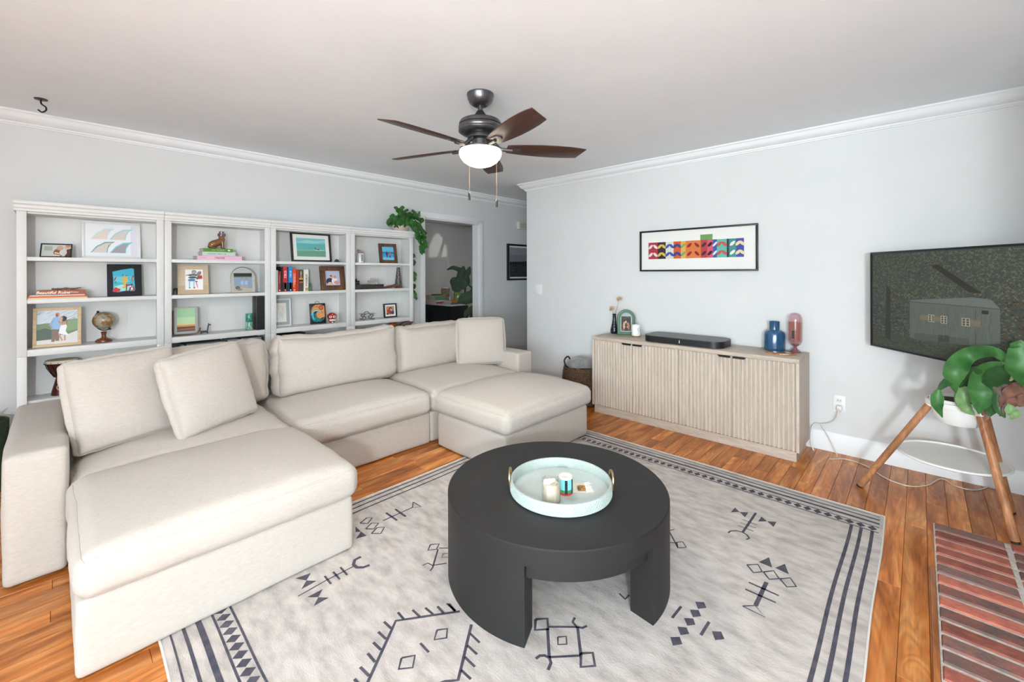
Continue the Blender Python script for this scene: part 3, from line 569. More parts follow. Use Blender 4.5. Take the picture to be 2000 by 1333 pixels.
# arched green frame: faces the room
def arch_outline(w_, h, n=14): return [(-w_/2, 0), (w_/2, 0)]+[(w_/2*math.cos(PI*k/n), h-w_/2+w_/2*math.sin(PI*k/n)) for k in range(n+1)]
def arch_frame(rt, w_, h, t, dep, m, y0=0):
    a, b = arch_outline(w_, h), arch_outline(w_-2*t, h-2*t); b = [(x, z+t) for x, z in b]; n = len(a); V = [(x, y, z) for y in (y0, y0+dep) for L_ in (a, b) for x, z in L_]
    F = []
    for i in range(n):
        j = (i+1) % n; F += [(i, j, n+j, n+i), (2*n+i, 3*n+i, 3*n+j, 2*n+j), (i, 2*n+i, 2*n+j, j), (n+i, n+j, 3*n+j, 3*n+i)]
    return G().add(V, F).build('frame', m, rt, local=True, bev=.0015)
gf = root('arched_photo_frame', 'green arched photo frame holding a dark concert photo, on the sideboard', 'photo frame', (3.925, 2.135, vz), (0, 0, R(-58)))
arch_frame(gf, .172, .25, .026, .045, mat('green_lacquer', '3d6b4b', .45), -.02)
G().prism([(x, .018, z+.02) for x, z in arch_outline(.13, .205)], (0, .004, 0)).build('backing', mat('grey_card', 'b9bebb', .6), gf, local=True)
S = [('1d1512', rect(0, 0, 1, 1)), ('c79a6a', ell(.3, .35, .14, .3)), ('b5764a', ell(.7, .3, .16, .3)), ('7d3f22', rect(0, 0, 1, .12)), ('d7a98a', ell(.48, .62, .09, .09)), ('2a2320', [(.3, 0), (.7, 0), (.62, .5), (.4, .5)]), ('d86a6a', ell(.62, .5, .06, .05)), ('f0ddc8', ell(.36, .28, .04, .04)), ('f0ddc8', ell(.62, .28, .04, .04))]+[('efe3c8', ell(.12+.13*k, .9-.05*math.sin(k*1.1), .018, .014, 6)) for k in range(7)]
prints(gf, 'photo', -.045, .035, .092, .145, .0165, S)
ca = root('white_candle', 'white ceramic candle cup with wooden base and round label beside the green frame', 'candle', (3.87, 2.0, vz))
G().lathe([(0, 0), (.041, 0), (.042, .004), (.042, .011), (0, .011)], (3.87, 2.0, vz), 24).build('wood_base', mat('warm_wood', '9a6a43', .5), ca, smooth=True)
G().lathe([(0, .0112), (.039, .0112), (.041, .016), (.041, .112), (.039, .114), (.036, .112), (.036, .095), (0, .093)], (3.87, 2.0, vz), 28).build('cup', mat('white_ceramic', 'f1f1ef', .35), ca, smooth=True)
a_ = math.atan2(-2.0, -3.87); g = G(); g.poly([(3.87+.0416*math.cos(a_+.75+.42*math.cos(t)), 2.0+.0416*math.sin(a_+.75+.42*math.cos(t)), vz+.07+.018*math.sin(t)) for t in [2*PI*k/16 for k in range(16)]]); g.build('paper_label', mat('label_grey', 'c9c7bf', .7, c2='a5a298', scale=120), ca)
m_blue = mat('blue_glass', '1f4a70', .08, c2='2f5f86', scale=12, stretch=(6, 6, .6), alpha=.93, coat=.5, bump=.4)
g = G(); prof = [(0, 0), (.066, 0), (.073, .006), (.074, .02), (.074, .125), (.068, .145), (.05, .158), (.037, .163), (.036, .17), (.0365, .222), (.038, .228), (.034, .228), (.032, .17), (0, .165)]; g.lathe(prof, (3.935, .842, vz), 40)
for v in g.v:
    a = math.atan2(v.y-.842, v.x-3.935); rr = math.hypot(v.x-3.935, v.y-.842)
    if v.z-vz < .15 and rr > .05: k = 1+.018*math.cos(a*14); v.x = 3.935+(v.x-3.935)*k; v.y = .842+(v.y-.842)*k
tag(g.build('glass_bottle_vase', m_blue, org=(3.935, .842, vz), smooth=True, angle=60), 'dark blue ribbed glass vase with short neck on the sideboard', 'vase')
pk = root('match_cloche', 'tall pink glass capsule on a foot filled with copper-tipped matches', 'glass jar', (3.93, .70, vz))
m_pink = mat('pink_glass', 'd79aa8', .05, trans=.6, alpha=.45, coat=.6); c = (3.93, .70, vz)
G().lathe([(0, 0), (.04, 0), (.042, .004), (.03, .012), (.012, .03), (.009, .045), (.02, .05), (.036, .062), (.046, .085), (.047, .11), (.047, .255), (.043, .278), (.03, .296), (.012, .303), (0, .304)], c, 32).build('cloche', m_pink, pk, smooth=True)
G().lathe([(0, .001), (.036, .0015), (.028, .01), (.011, .028), (.008, .044), (.018, .052), (.03, .063), (0, .066)], c, 24).build('foot_core', mat('pink_foot', '8a4a4e', .15), pk, smooth=True)
g = G(); q = random.Random(4)
for k in range(90):
    a, r_ = q.uniform(0, 2*PI), .04*math.sqrt(q.random()); x, y = c[0]+r_*math.cos(a), c[1]+r_*math.sin(a); zb = .075+.02*(r_/.04)**2; dx, dy = q.uniform(-.005, .005), q.uniform(-.005, .005)
    g.tube([(x*.97+c[0]*.03, y*.97+c[1]*.03, vz+zb), (x+dx, y+dy, vz+.23+q.uniform(-.006, .006))], .0022, 4)
g.build('matches', mat('match_wood', 'd08f66', .6, c2='b06a48', scale=50), pk)['kind'] = 'stuff'
G().box(c[0]-.0485, c[0]-.0475, c[1]+.006-.008, c[1]+.008+.006, vz+.11, vz+.17).build('striker', m_hdl, pk)
g = G(); n = 48; P = [(3.79+.1*math.cos(2*PI*k/n)*(1+.05*math.cos(8*2*PI*k/n))*.62, .772+.1*math.sin(2*PI*k/n)*(1+.05*math.cos(8*2*PI*k/n))) for k in range(n)]
co_ = root('agate_coaster', 'scalloped amber coaster with grey centre lying in front of the pink jar', 'coaster', (3.79, .772, vz))
G().prism([(x, y, vz) for x, y in P], (0, 0, .009)).build('slab', mat('amber', 'c97f2d', .2, c2='8a4c16', scale=25, coat=.5), co_, bev=.002)
G().poly([(3.79+(x-3.79)*.72, .772+(y-.772)*.78, vz+.0095) for x, y in P]).build('centre', mat('agate', '6c5f5a', .15, c2='a89c93', scale=40, coat=.5), co_)

# ------------------------------------------------------------------ basket with blanket
m_wick = mat('wicker', '3a2c22', .8, c2='6b5238', scale=60, bump=.6)
bk = root('wicker_basket', 'dark woven basket with a grey blanket beside the sideboard', 'basket', (3.79, 2.575, 0))
g = G(); bc = (3.79, 2.575); nr = 26
for k in range(nr):
    z = .012+.0145*k; r_ = .165+.03*math.sin(PI*(k+3)/(nr+6)); ph = k*.5
    g.tube([(bc[0]+(r_+.005*math.cos(t*12+ph*PI*2))*math.cos(2*PI*t/40), bc[1]+(r_+.005*math.cos(t*PI/1+k*PI))*math.sin(2*PI*t/40), z+.002*math.sin(t*2.3+k)) for t in range(40)], .0085, 6, True)
g.build('weave', m_wick, bk, smooth=True)['kind'] = 'stuff'
G().lathe([(0, .004), (.16, .004), (.185, .19), (.165, .38)], (*bc, 0), 32).build('lining', mat('basket_lining', '221a15', .9), bk)
for sg in (1, -1): G().tube(smooth_pts([(bc[0]-.03, bc[1]+sg*.178, .35), (bc[0]-.05, bc[1]+sg*.185, .42), (bc[0], bc[1]+sg*.182, .455), (bc[0]+.05, bc[1]+sg*.185, .42), (bc[0]+.03, bc[1]+sg*.178, .35)], 6), .008, 8).build('handle', mat('handle_leather', '241c18', .6), bk, smooth=True)
g = G(); V = []; n1, n2 = 40, 14
for j in range(n2+1):
    for k in range(n1):
        t = j/n2; a = 2*PI*k/n1; r_ = .158*math.sin(t*PI/2); z = .385+.085*math.cos(t*PI/2)**.8; nz_ = noise.noise(Vector((r_*math.cos(a)*14, r_*math.sin(a)*14, 3)))*.014
        V.append((bc[0]+r_*math.cos(a), bc[1]+r_*math.sin(a), z+nz_))
g.add(V, [(j*n1+k, (j+1)*n1+k, (j+1)*n1+(k+1) % n1, j*n1+(k+1) % n1) for j in range(n2) for k in range(n1)])
tag(g.build('folded_blanket', mat('grey_fleece', '6f6d6b', .95, c2='8b8987', scale=18, bump=.7, bscale=120, sheen=.4), org=(*bc, .385), smooth=True, angle=180), 'soft grey blanket heaped in the wicker basket', 'blanket')
# ------------------------------------------------------------------ television on a swivel arm
tvL = Vector((3.869, .24, 0)); tvd = Vector((.762, .648, 0)); TW, TH, TZ0 = 1.13, .64, .848
tvc = tvL-tvd*(TW/2); tv_yaw = math.atan2(-tvd.y, -tvd.x)      # local +x runs from the far edge to the near edge; screen faces -y local
# choose local frame: x along image left->right (far to near), y back into wall
tv = root('television', 'flat television showing a dark painting of a barn, swung out from the right wall', 'television', (tvc.x, tvc.y, TZ0), (0, 0, tv_yaw))
sgn = 1
m_tvb = mat('tv_bezel', '1a1c20', .35)
def y_of(v): return v
def frame_bars(rt, w_, h, t, y0, y1, m, name='frame', z0=0, bev=.001):
    for (a, b, c, d) in ((-w_/2, w_/2, z0+h-t, z0+h), (-w_/2, w_/2, z0, z0+t), (-w_/2, -w_/2+t, z0+t, z0+h-t), (w_/2-t, w_/2, z0+t, z0+h-t)):
        G().box(a, b, y0, y1, c, d).build(name, m, rt, local=True, bev=bev)
frame_bars(tv, TW, TH, .011, -.012, .02, m_tvb)
G().box(-TW/2+.011, TW/2-.011, -.006, .02, .011, TH-.011).build('panel', m_tvb, tv, local=True)
G().box(-TW/2+.12, TW/2-.12, .02, .045, .05, TH-.08).build('back_housing', mat('tv_back', '26282b', .6), tv, local=True)
S = []; q = random.Random(21)
S.append(('494e48', rect(0, 0, 1, 1)))
barn = [(.27, .14), (.62, .16), (.74, .22), (.74, .5), (.70, .57), (.62, .58), (.27, .52)]
def inside(u, v): return .28 < u < .73 and .15 < v < .53
def stroke(u, v, l, w_, a): c_, s_ = math.cos(a), math.sin(a); asp = TW/TH; return [(u+(x*c_-y*s_)/asp, v+(x*s_+y*c_)) for x, y in ((-l, -w_), (l, -w_), (l, w_), (-l, w_))]
flat = []
for k in range(5200):
    u, v = q.random(), q.random()
    if u+q.uniform(-.05, .05) > .78 and v+q.uniform(-.1, .1) < .6: c = q.choice(('4a4234', '5e4d35', '3c382f', '6b583c', '544e3f', '353229'))
    elif v < .16: c = q.choice(('4d5343', '585c46', '40463b', '5c5c4a'))
    elif u < .3 and v < .45: c = q.choice(('50544c', '5f6359', '454941', '686c5e', '3d403a'))
    else: c = q.choice(('5a5e4e', '646653', '494f44', '3f443c', '696852', '515951', '726d54', '5c635d'))
    if inside(u, v): continue
    flat.append((c, stroke(max(.012, min(.988, u)), max(.02, min(.98, v)), q.uniform(.006, .016), q.uniform(.0022, .0055), q.uniform(-1.2, 1.2) if v > .4 else q.uniform(-.5, .5))))
over = [('3f3d38', [(.1, .1), (.135, .08), (.14, .62), (.11, .66)]), ('383630', [(.6, .62), (.4, .86), (.44, .87), (.66, .62)]), ('4c4437', [(.93, .0), (.99, .0), (.98, .6), (.95, .6)])]
bn = [('626860', barn), ('6c716c', [(.27, .52), (.62, .58), (.70, .57), (.74, .5), (.62, .5), (.27, .5)]), ('525650', [(.27, .498), (.74, .492), (.74, .5), (.27, .507)]), ('585a54', [(.30, .13), (.6, .16), (.6, .22), (.3, .2)]), ('464843', [(.44, .15), (.5, .155), (.5, .22), (.44, .215)]), ('4e514c', [(.628, .17), (.632, .17), (.632, .46), (.628, .46)])]
for k in range(120):
    u, v = q.uniform(.29, .72), q.uniform(.22, .48); bn.append((q.choice(('5c625c', '686d68', '565c57', '70746c')), stroke(u, v, q.uniform(.02, .06), .0018, PI/2+q.uniform(-.05, .05))))
for (u0, w_, sh) in ((.385, .035, -1), (.455, .035, -1), (.565, .04, 1)):
    bn.append(('78715e', rect(u0-.05 if sh < 0 else u0+w_, .335, u0 if sh < 0 else u0+w_+.05, .385))); bn.append(('a8a38b', rect(u0, .325, u0+w_, .395)))
    for a in (0, 1):
        for b in (0, 1, 2): bn.append(('4c4e4e', rect(u0+.004+a*(w_/2-.001), .331+b*.021, u0+w_/2-.003+a*(w_/2-.001), .347+b*.021)))
bn.append(('383832', rect(.66, .445, .69, .475)))
g = G(); W_, H_ = TW-.024, TH-.024
def put(lst, y):
    for c, p in lst: g.poly([(-W_/2+u*W_, y, .012+v*H_) for u, v in p], c)
put(S, -.0062)
for i, (c, p) in enumerate(flat): g.poly([(-W_/2+u*W_, -.0066-.0000004*i, .012+v*H_) for u, v in p], c)
put(over[:1], -.0086); put(over[2:], -.0086)
for i, (c, p) in enumerate(bn): g.poly([(-W_/2+u*W_, -.009-.000008*i, .012+v*H_) for u, v in p], c)
put(over[1:2], -.0105)
g.build('screen_picture', print_mat('matte_screen', .6, .25), tv, local=True)
mt = root('tv_wall_mount', 'folding metal arm holding the television off the right wall', 'wall mount', (WX-.03, -.1, 1.17))
G().box(WX-.022, WX-.001, -.2, .0, 1.05, 1.29).build('wall_plate', m_white, mt, bev=.003)
bc_ = tvc+Vector((.648, -.761, 0))*.06
G().tube([(WX-.03, -.1, 1.17), (3.82, -.2, 1.17)], .018, 8).build('arm', m_hdl, mt); G().tube([(3.82, -.2, 1.165), (bc_.x, bc_.y, 1.165)], .018, 8).build('arm', m_hdl, mt)
# ------------------------------------------------------------------ art, switch and outlet on the right wall
art = root('framed_art_print', 'long black framed print of coloured blocks on the wall above the sideboard', 'picture', (WX-.003, 1.504, 1.366), (0, 0, -PI/2))
AW, AH = 1.054, .398
frame_bars(art, AW, AH, .016, -.024, .0, mat('black_frame', '1b1a1b', .4), bev=.0015)
G().box(-AW/2+.01, AW/2-.01, -.008, -.001, .01, AH-.01).build('mat_board', mat('mat_white', 'ebe9e3', .7), art, local=True)
bl = [('a8323f', .07, .162), ('2c2a30', .162, .24), ('d9d5cd', .24, .315), ('cf5a2c', .315, .383), ('d8ae57', .383, .427), ('d8773c', .427, .56), ('b73d3f', .56, .615), ('d2546f', .615, .663), ('3a58a0', .663, .696), ('63b5a0', .696, .776), ('35283a', .776, .793), ('3c8a86', .793, .85), ('3f4d9c', .85, .91)]
S = [('6d9a5a', rect(.556, .70, .66, .86))]
for c, a, b in bl: S.append((c, rect(a, .285, b, .725)))
dots = {0: 'ead9d0', 1: 'd9b354', 2: '3a5aa0', 3: '33407f', 4: '7fa35a', 5: '8d2226', 6: '46252b', 7: '231a1d', 8: 'dfe6ee', 9: 'c2504e', 11: 'e9e6dc', 12: 'e6cfa6'}
for i, c in dots.items():                                # plain ovals only
    _, a, b = bl[i]; n = 2 if b-a > .06 else 1
    for j in range(n):
        for z in (.4, .61): S.append((c, ell(a+(b-a)*(j+.5)/n, z, min(.016, (b-a)*.32), .06, 10, .25 if j else -.25)))
prints(art, 'print', -AW/2+.016, .016, AW-.032, AH-.032, -.0085, S, dy=.00005)
sw = root('light_switch', 'white double light switch plate near the wall corner', 'switch', (WX-.002, 3.37, 1.155), (0, 0, -PI/2))
G().box(-.06, .06, -.006, .002, -.06, .06).build('plate', m_white, sw, local=True, bev=.002)
for x in (-.023, .023): G().box(x-.005, x+.005, -.014, -.006, -.012, .012).build('toggle', m_white, sw, local=True, bev=.001)
ou = root('power_outlet', 'white duplex power outlet low on the wall right of the sideboard', 'outlet', (WX-.002, .44, .37), (0, 0, -PI/2))
G().box(-.038, .038, -.006, .002, -.06, .06).build('plate', m_white, ou, local=True, bev=.002)
for z in (.022, -.024):
    G().prism([(x, -.009, z+y) for x, y in ell(0, 0, .017, .015, 16)], (0, .004, 0)).build('socket', mat('socket_white', 'e2e2df', .4), ou, local=True)
G().box(-.009, -.0065, -.0096, -.009, .02, .03).build('slot', m_hdl, ou, local=True); G().box(.0065, .009, -.0096, -.009, .02, .03).build('slot', m_hdl, ou, local=True)
m_cord = mat('white_cord', 'e4e2dc', .45)
cd = root('appliance_cord', 'white power cord plugged into the outlet, drooping behind the sideboard', 'cord', (WX-.03, .43, .34))
G().box(WX-.05, WX-.013, .42, .452, .325, .362).build('plug', m_cord, cd, bev=.005)
G().tube(smooth_pts([(WX-.05, .436, .343), (WX-.07, .44, .30), (WX-.06, .47, .24), (WX-.04, .54, .2), (WX-.035, .59, .19), (WX-.06, .607, .13), (WX-.09, .6, .05), (WX-.1, .585, .008)], 8), .0045, 8).build('cable', m_cord, cd, smooth=True)
m_thin = mat('clear_cord', 'd9cfc2', .3)
def fpt(x, y, z=.004):
    d = FPX*(EYE-z)/(y-HORIZON); return px(x, y, d)
G2 = G().tube(smooth_pts([(WX-.04, .55, .2), (WX-.06, .5, .12), fpt(1634, 893), fpt(1620, 899), fpt(1650, 899), fpt(1690, 912), fpt(1730, 937), fpt(1775, 952), fpt(1812, 950), fpt(1838, 938), fpt(1868, 953), fpt(1905, 960), fpt(1942, 950)], 8), .0032, 7)
tag(G2.build('thin_cord', m_thin, org=tuple(fpt(1775, 952)), smooth=True), 'thin clear cord winding over the floor to the plant stand', 'cord')
# ------------------------------------------------------------------ plant stand and drooping plant
m_leg = wood('stand_leg', '9a6240', 'c48d66', 'b27a52', 2, .4, 0, .08); m_met = mat('white_metal', 'eceae6', .35)
st = root('plant_stand', 'tripod plant stand with round wooden legs and white shelf under the television', 'plant stand', (3.49, -.14, 0))
legs = [((3.483, .281, 0), (3.483, -.039, .585)), ((3.277, -.345, 0), (3.392, -.235, .585)), ((3.679, -.372, 0), (3.6, -.26, .585))]
for a, b in legs:
    a, b = Vector(a), Vector(b); d = (b-a).normalized()
    l = G().tube([a+d*.012, b], .0185, 14).build('leg', m_leg, st, smooth=True)
    G().tube([a+d*.001, a+d*.012], .018, 12).build('foot', m_hdl, l); G().tube([b-d*.004, b+d*.07], .0205, 12).build('socket', m_met, l, smooth=True)
    c = a+d*((.285)/d.z); G().box(c.x-.012, c.x+.012, c.y-.012, c.y+.012, c.z-.012, c.z+.012).build('bracket', m_met, l, bev=.003)
g = G(); g.lathe([(0, .283), (.232, .283), (.238, .287), (.238, .296), (.232, .298), (.228, .289), (0, .289)], (3.535, -.13, 0), 56); g.build('shelf', m_met, st, smooth=True, angle=40)
g = G(); g.lathe([(.125, .60), (.135, .60), (.135, .625), (.125, .625), (.125, .60)], (3.487, -.155, 0), 40); g.build('ring', m_met, st, smooth=True, angle=40)
pl = root('drooping_plant', 'broad-leaved houseplant with drooping green and dry brown leaves on the tripod stand', 'plant', (3.487, -.155, .5))
G().lathe([(0, .5), (.08, .502), (.1, .53), (.112, .58), (.117, .64), (.111, .64), (.105, .6), (0, .595)], (3.487, -.155, 0), 40).build('pot', mat('pot_white', 'f0efeb', .35), pl, smooth=True)
G().lathe([(0, .628), (.107, .624)], (3.487, -.155, 0), 30).build('soil', mat('soil', '3a2c22', .95, c2='55402f', scale=60, bump=1), pl)
def leaf_mat(name, a, b, tip=None): return mat(name, a, .42, c2=b, scale=9, stretch=(1, 1, 1), bump=.15, bscale=60, detail=3, spec=.35)
m_lf = [leaf_mat('leaf_green', '2c5a29', '477c3f'), leaf_mat('leaf_dark', '26492a', '335f30'), leaf_mat('leaf_light', '5c8a4c', '86a570'), mat('leaf_brown', '8a6250', .8, c2='6b4a40', scale=14, bump=.5, bscale=40), mat('leaf_purple', '7a6660', .8, c2='5d4e49', scale=16, bump=.5, bscale=40)]
def leaf(name, pts, widths, m, parent, fold=.25, face=None, n=5, wav=.0, seed=0):
    """blade along a spine; half widths along it; the two halves fold up along the midrib"""
    S_ = smooth_pts(pts, n); N = len(S_); V = []; F = []; K = 6
    eye = Vector(face) if face is not None else Vector((0, 0, EYE))
    for i, p in enumerate(S_):
        t = (S_[min(i+1, N-1)]-S_[max(i-1, 0)]).normalized(); view = (eye-p).normalized(); side = t.cross(view); side = side.normalized() if side.length > 1e-4 else Vector((1, 0, 0)); up = side.cross(t).normalized()
        u = i/(N-1)*(len(widths)-1); k = min(int(u), len(widths)-2); w_ = widths[k]+(widths[k+1]-widths[k])*(u-k)
        for j in range(K+1):
            s = -1+2*j/K; V.append(p+side*(w_*s)+up*(-abs(s)**1.4*w_*fold+wav*math.sin(i*1.1+s*2+seed)*abs(s)))
    for i in range(N-1):
        for j in range(K): F.append((i*(K+1)+j, i*(K+1)+j+1, (i+1)*(K+1)+j+1, (i+1)*(K+1)+j))
    return G().add(V, F).build(name, m, parent, smooth=True, angle=180)
def cp(x, y, d):
    u, v = 1780+x/6.664, 660+y/6.664
    return px(u, v, min(d, 2.44*FPX/(u-1000)-.05-(.03 if v < 740 else 0)))   # keep the foliage on the room side of the screen
crown_ = (3.44, -.20, .68); dp = 2.30
G().tube(smooth_pts([(3.46, -.17, .655), cp(1280, 560, dp+.02), cp(1300, 430, dp), cp(1350, 250, dp)], 6), .010, 8).build('stem', mat('plant_stem', 'a8b07a', .6), pl, smooth=True)
leaf('leaf', [cp(1300, 350, dp), cp(1200, 280, dp), cp(1080, 205, dp-.03), cp(900, 195, dp-.05), cp(720, 250, dp-.08), cp(600, 380, dp-.1), cp(545, 530, dp-.1), cp(575, 735, dp-.08)], [.010, .018, .024, .03, .038, .046, .04, .003], m_lf[0], pl, .3, wav=.004, seed=1)
leaf('leaf', [cp(1290, 400, dp-.02), cp(1160, 395, dp-.05), cp(1040, 450, dp-.1), cp(960, 570, dp-.13), cp(920, 740, dp-.14), cp(890, 900, dp-.13), cp(870, 1010, dp-.12)], [.008, .024, .044, .056, .053, .03, .002], m_lf[0], pl, .3, wav=.004, seed=2)
leaf('leaf', [cp(1290, 430, dp+.03), cp(1180, 520, dp), cp(1110, 680, dp-.03), cp(1060, 860, dp-.04), cp(1010, 1040, dp-.04)], [.012, .05, .055, .045, .006], m_lf[1], pl, .3, wav=.003, seed=3)
leaf('leaf', [cp(1280, 390, dp+.05), cp(1000, 420, dp+.05), cp(800, 480, dp+.04), cp(700, 570, dp+.03), cp(640, 700, dp+.03)], [.008, .02, .03, .034, .004], m_lf[1], pl, .3, wav=.003, seed=4)
leaf('leaf', [cp(480, 580, dp-.09), cp(400, 640, dp-.09), cp(350, 700, dp-.09)], [.02, .014, .006], m_lf[1], pl, .3)
leaf('leaf', [cp(350, 690, dp-.09), cp(335, 790, dp-.09), cp(335, 900, dp-.09), cp(400, 1055, dp-.09)], [.008, .026, .024, .002], m_lf[0], pl, .3)
leaf('leaf', [cp(1330, 470, dp), cp(1350, 260, dp-.05), cp(1400, 125, dp-.1), cp(1420, 270, dp-.15), cp(1420, 460, dp-.17), cp(1450, 660, dp-.17)], [.008, .02, .03, .046, .05, .003], m_lf[0], pl, .25, wav=.004, seed=5)
leaf('leaf', [cp(760, 660, dp-.03), cp(690, 720, dp-.03), cp(670, 840, dp-.03), cp(720, 950, dp-.03), cp(820, 1020, dp-.03)], [.006, .026, .03, .024, .003], m_lf[2], pl, .4, wav=.003, seed=6)
leaf('leaf', [cp(700, 650, dp+.02), cp(600, 740, dp+.02), cp(600, 860, dp+.02), cp(680, 980, dp+.02)], [.004, .012, .012, .003], m_lf[2], pl, .4)
leaf('leaf', [cp(1300, 360, dp+.04), cp(1180, 365, dp+.04), cp(1060, 380, dp+.03), cp(960, 420, dp+.02)], [.006, .014, .014, .003], m_lf[2], pl, .3)
leaf('leaf', [cp(1240, 520, dp), cp(1150, 640, dp-.02), cp(1120, 820, dp-.02), cp(1150, 960, dp-.02), cp(1215, 1060, dp-.02)], [.01, .02, .022, .02, .003], m_lf[1], pl, .3)
leaf('leaf', [cp(1280, 870, dp-.1), cp(1290, 960, dp-.1), cp(1330, 1010, dp-.1), cp(1290, 1080, dp-.1)], [.006, .022, .024, .003], m_lf[2], pl, .3)
leaf('dry_leaf', [cp(1480, 650, dp-.12), cp(1400, 690, dp-.13), cp(1290, 770, dp-.14), cp(1200, 850, dp-.14), cp(1125, 910, dp-.14)], [.02, .034, .034, .022, .002], m_lf[3], pl, .5, wav=.006, seed=7)
leaf('dry_leaf', [cp(1500, 800, dp-.12), cp(1400, 850, dp-.12), cp(1290, 880, dp-.12), cp(1150, 1040, dp-.12)], [.02, .024, .02, .004], m_lf[3], pl, .5, wav=.006, seed=8)
leaf('dry_leaf', [cp(1260, 580, dp-.06), cp(1190, 630, dp-.07), cp(1130, 700, dp-.07), cp(1180, 780, dp-.08)], [.012, .024, .02, .004], m_lf[4], pl, .5, wav=.006, seed=9)
leaf('dry_leaf', [cp(1260, 900, dp-.06), cp(1220, 940, dp-.07), cp(1190, 1010, dp-.07)], [.012, .014, .003], m_lf[4], pl, .5, wav=.006, seed=10)
leaf('dry_leaf', [cp(900, 985, dp-.09), cp(980, 1010, dp-.09), cp(955, 1110, dp-.09)], [.016, .018, .002], m_lf[3], pl, .4)
# ------------------------------------------------------------------ ceiling fan
FX, FYY = 1.806, 1.967; m_gun = mat('gunmetal', '6c6a6b', .32, .85, c2='5c5a5b', scale=20); m_gund = mat('gunmetal_dark', '47423f', .45, .6)
m_bl = wood('walnut_blade', '3a241c', '553628', '472c21', 0, .38, .1, .05, 1.4)
fan = root('ceiling_fan', 'five-blade brown ceiling fan with gunmetal motor and lit glass bowl', 'ceiling fan', (FX, FYY, CE))
fc = (FX, FYY, 0)
G().lathe([(0, CE-.0005), (.082, CE-.0005), (.083, CE-.008), (.08, CE-.014), (.078, CE-.03), (.066, CE-.056), (.046, CE-.072), (.03, CE-.074), (0, CE-.074)], fc, 40).build('canopy', m_gun, fan, smooth=True)
G().lathe([(0, CE-.07), (.0155, CE-.07), (.0155, 2.335), (0, 2.335)], fc, 16).build('downrod', m_gun, fan, smooth=True)
G().lathe([(.0165, 2.352), (.02, 2.35), (.052, 2.302), (.05, 2.3), (0, 2.3)], fc, 28).build('yoke_cover', m_gund, fan, smooth=True)
G().lathe([(.045, 2.302), (.1, 2.296), (.122, 2.286), (.13, 2.272), (.131, 2.262), (.125, 2.259), (.133, 2.254), (.134, 2.24), (.13, 2.232), (.134, 2.228), (.134, 2.222), (.12, 2.212), (.085, 2.203), (0, 2.203)], fc, 56).build('motor_housing', m_gun, fan, smooth=True, angle=60)
G().lathe([(0, 2.204), (.074, 2.204), (.078, 2.198), (.078, 2.178), (.06, 2.174), (.05, 2.17), (.05, 2.14), (.07, 2.132), (.11, 2.124), (.127, 2.117), (.127, 2.109), (.12, 2.107), (0, 2.107)], fc, 48).build('light_fitter', m_gun, fan, smooth=True)
bo = G().lathe([(.125, 2.1085), (.131, 2.096), (.131, 2.084), (.123, 2.062), (.104, 2.038), (.075, 2.019), (.042, 2.008), (.018, 2.005), (0, 2.005)], fc, 48).build('glass_bowl', mat('lit_bowl', (1, .89, .72), .5, emit=3), fan, smooth=True)
blade_me = None
HWD = [(.165, .042), (.2, .05), (.28, .061), (.38, .069), (.48, .071), (.56, .068), (.625, .061)]
for k, an in enumerate((37, 109, 181, 253, 325)):
    M = Matrix.Translation((FX, FYY, 2.125)) @ Matrix.Rotation(R(an), 4, 'Z') @ Matrix.Rotation(R(-13), 4, 'X')
    out = [(r_, -h) for r_, h in HWD]+[(.672, -.052), (.635, .06)]+[(r_, h) for r_, h in HWD[::-1]]
    g = G(); g.prism([(x, y, -.003) for x, y in out], (0, 0, .006)); b = g.build('blade', m_bl, fan, local=True, bev=.001)
    b.matrix_local = Matrix.Translation((0, 0, 2.125-CE)) @ Matrix.Rotation(R(an), 4, 'Z') @ Matrix.Rotation(R(-13), 4, 'X')
    g = G(); g.prism([(.19, -.03, -.0075), (.25, -.022, -.0075), (.262, 0, -.0075), (.25, .022, -.0075), (.19, .03, -.0075)], (0, 0, .004)); g.tube(smooth_pts([(.075, 0, .045), (.1, 0, .02), (.13, 0, -.004), (.2, 0, -.007)], 5), .012, 8)
    i_ = g.build('blade_iron', m_gun, b, local=True, smooth=True)
for (dx, dy, zb) in ((-.083, .008, 1.793), (.066, -.075, 1.758)):
    a = (FX+dx, FYY+dy)
    ch = G().tube([(*a, 2.118), (*a, zb+.04)], .0009, 5).build('pull_chain', mat('brass_chain', 'c7ab7c', .3, 1), fan)
    G().lathe([(0, zb), (.006, zb), (.007, zb+.004), (.007, zb+.04), (.003, zb+.046), (0, zb+.046)], (*a, 0), 12).build('chain_pull', m_hdl, ch, smooth=True)
lp = D.lights.new('fan_bulb', 'SPOT'); lp.energy = 42; lp.spot_size = R(168); lp.spot_blend = .7; lp.color = (1, .93, .84); lp.shadow_soft_size = .11; lo = D.objects.new('fan_bulb', lp); COL.objects.link(lo); lo.location = (FX, FYY, 1.99)
# hook
hk = root('ceiling_hook', 'small black swag hook screwed into the ceiling above the bookcases', 'hook', (-.05, 4.02, CE))
G().lathe([(0, CE-.0005), (.032, CE-.0005), (.03, CE-.005), (.008, CE-.008), (0, CE-.008)], (-.05, 4.02, 0), 20).build('rosette', m_hdl, hk, smooth=True)
G().tube(smooth_pts([(-.05, 4.02, CE-.006), (-.048, 4.018, CE-.03), (-.03, 4.0, CE-.05), (-.028, 3.998, CE-.07), (-.045, 4.015, CE-.083), (-.062, 4.032, CE-.068)], 6), .0045, 8).build('hook', m_hdl, hk, smooth=True)
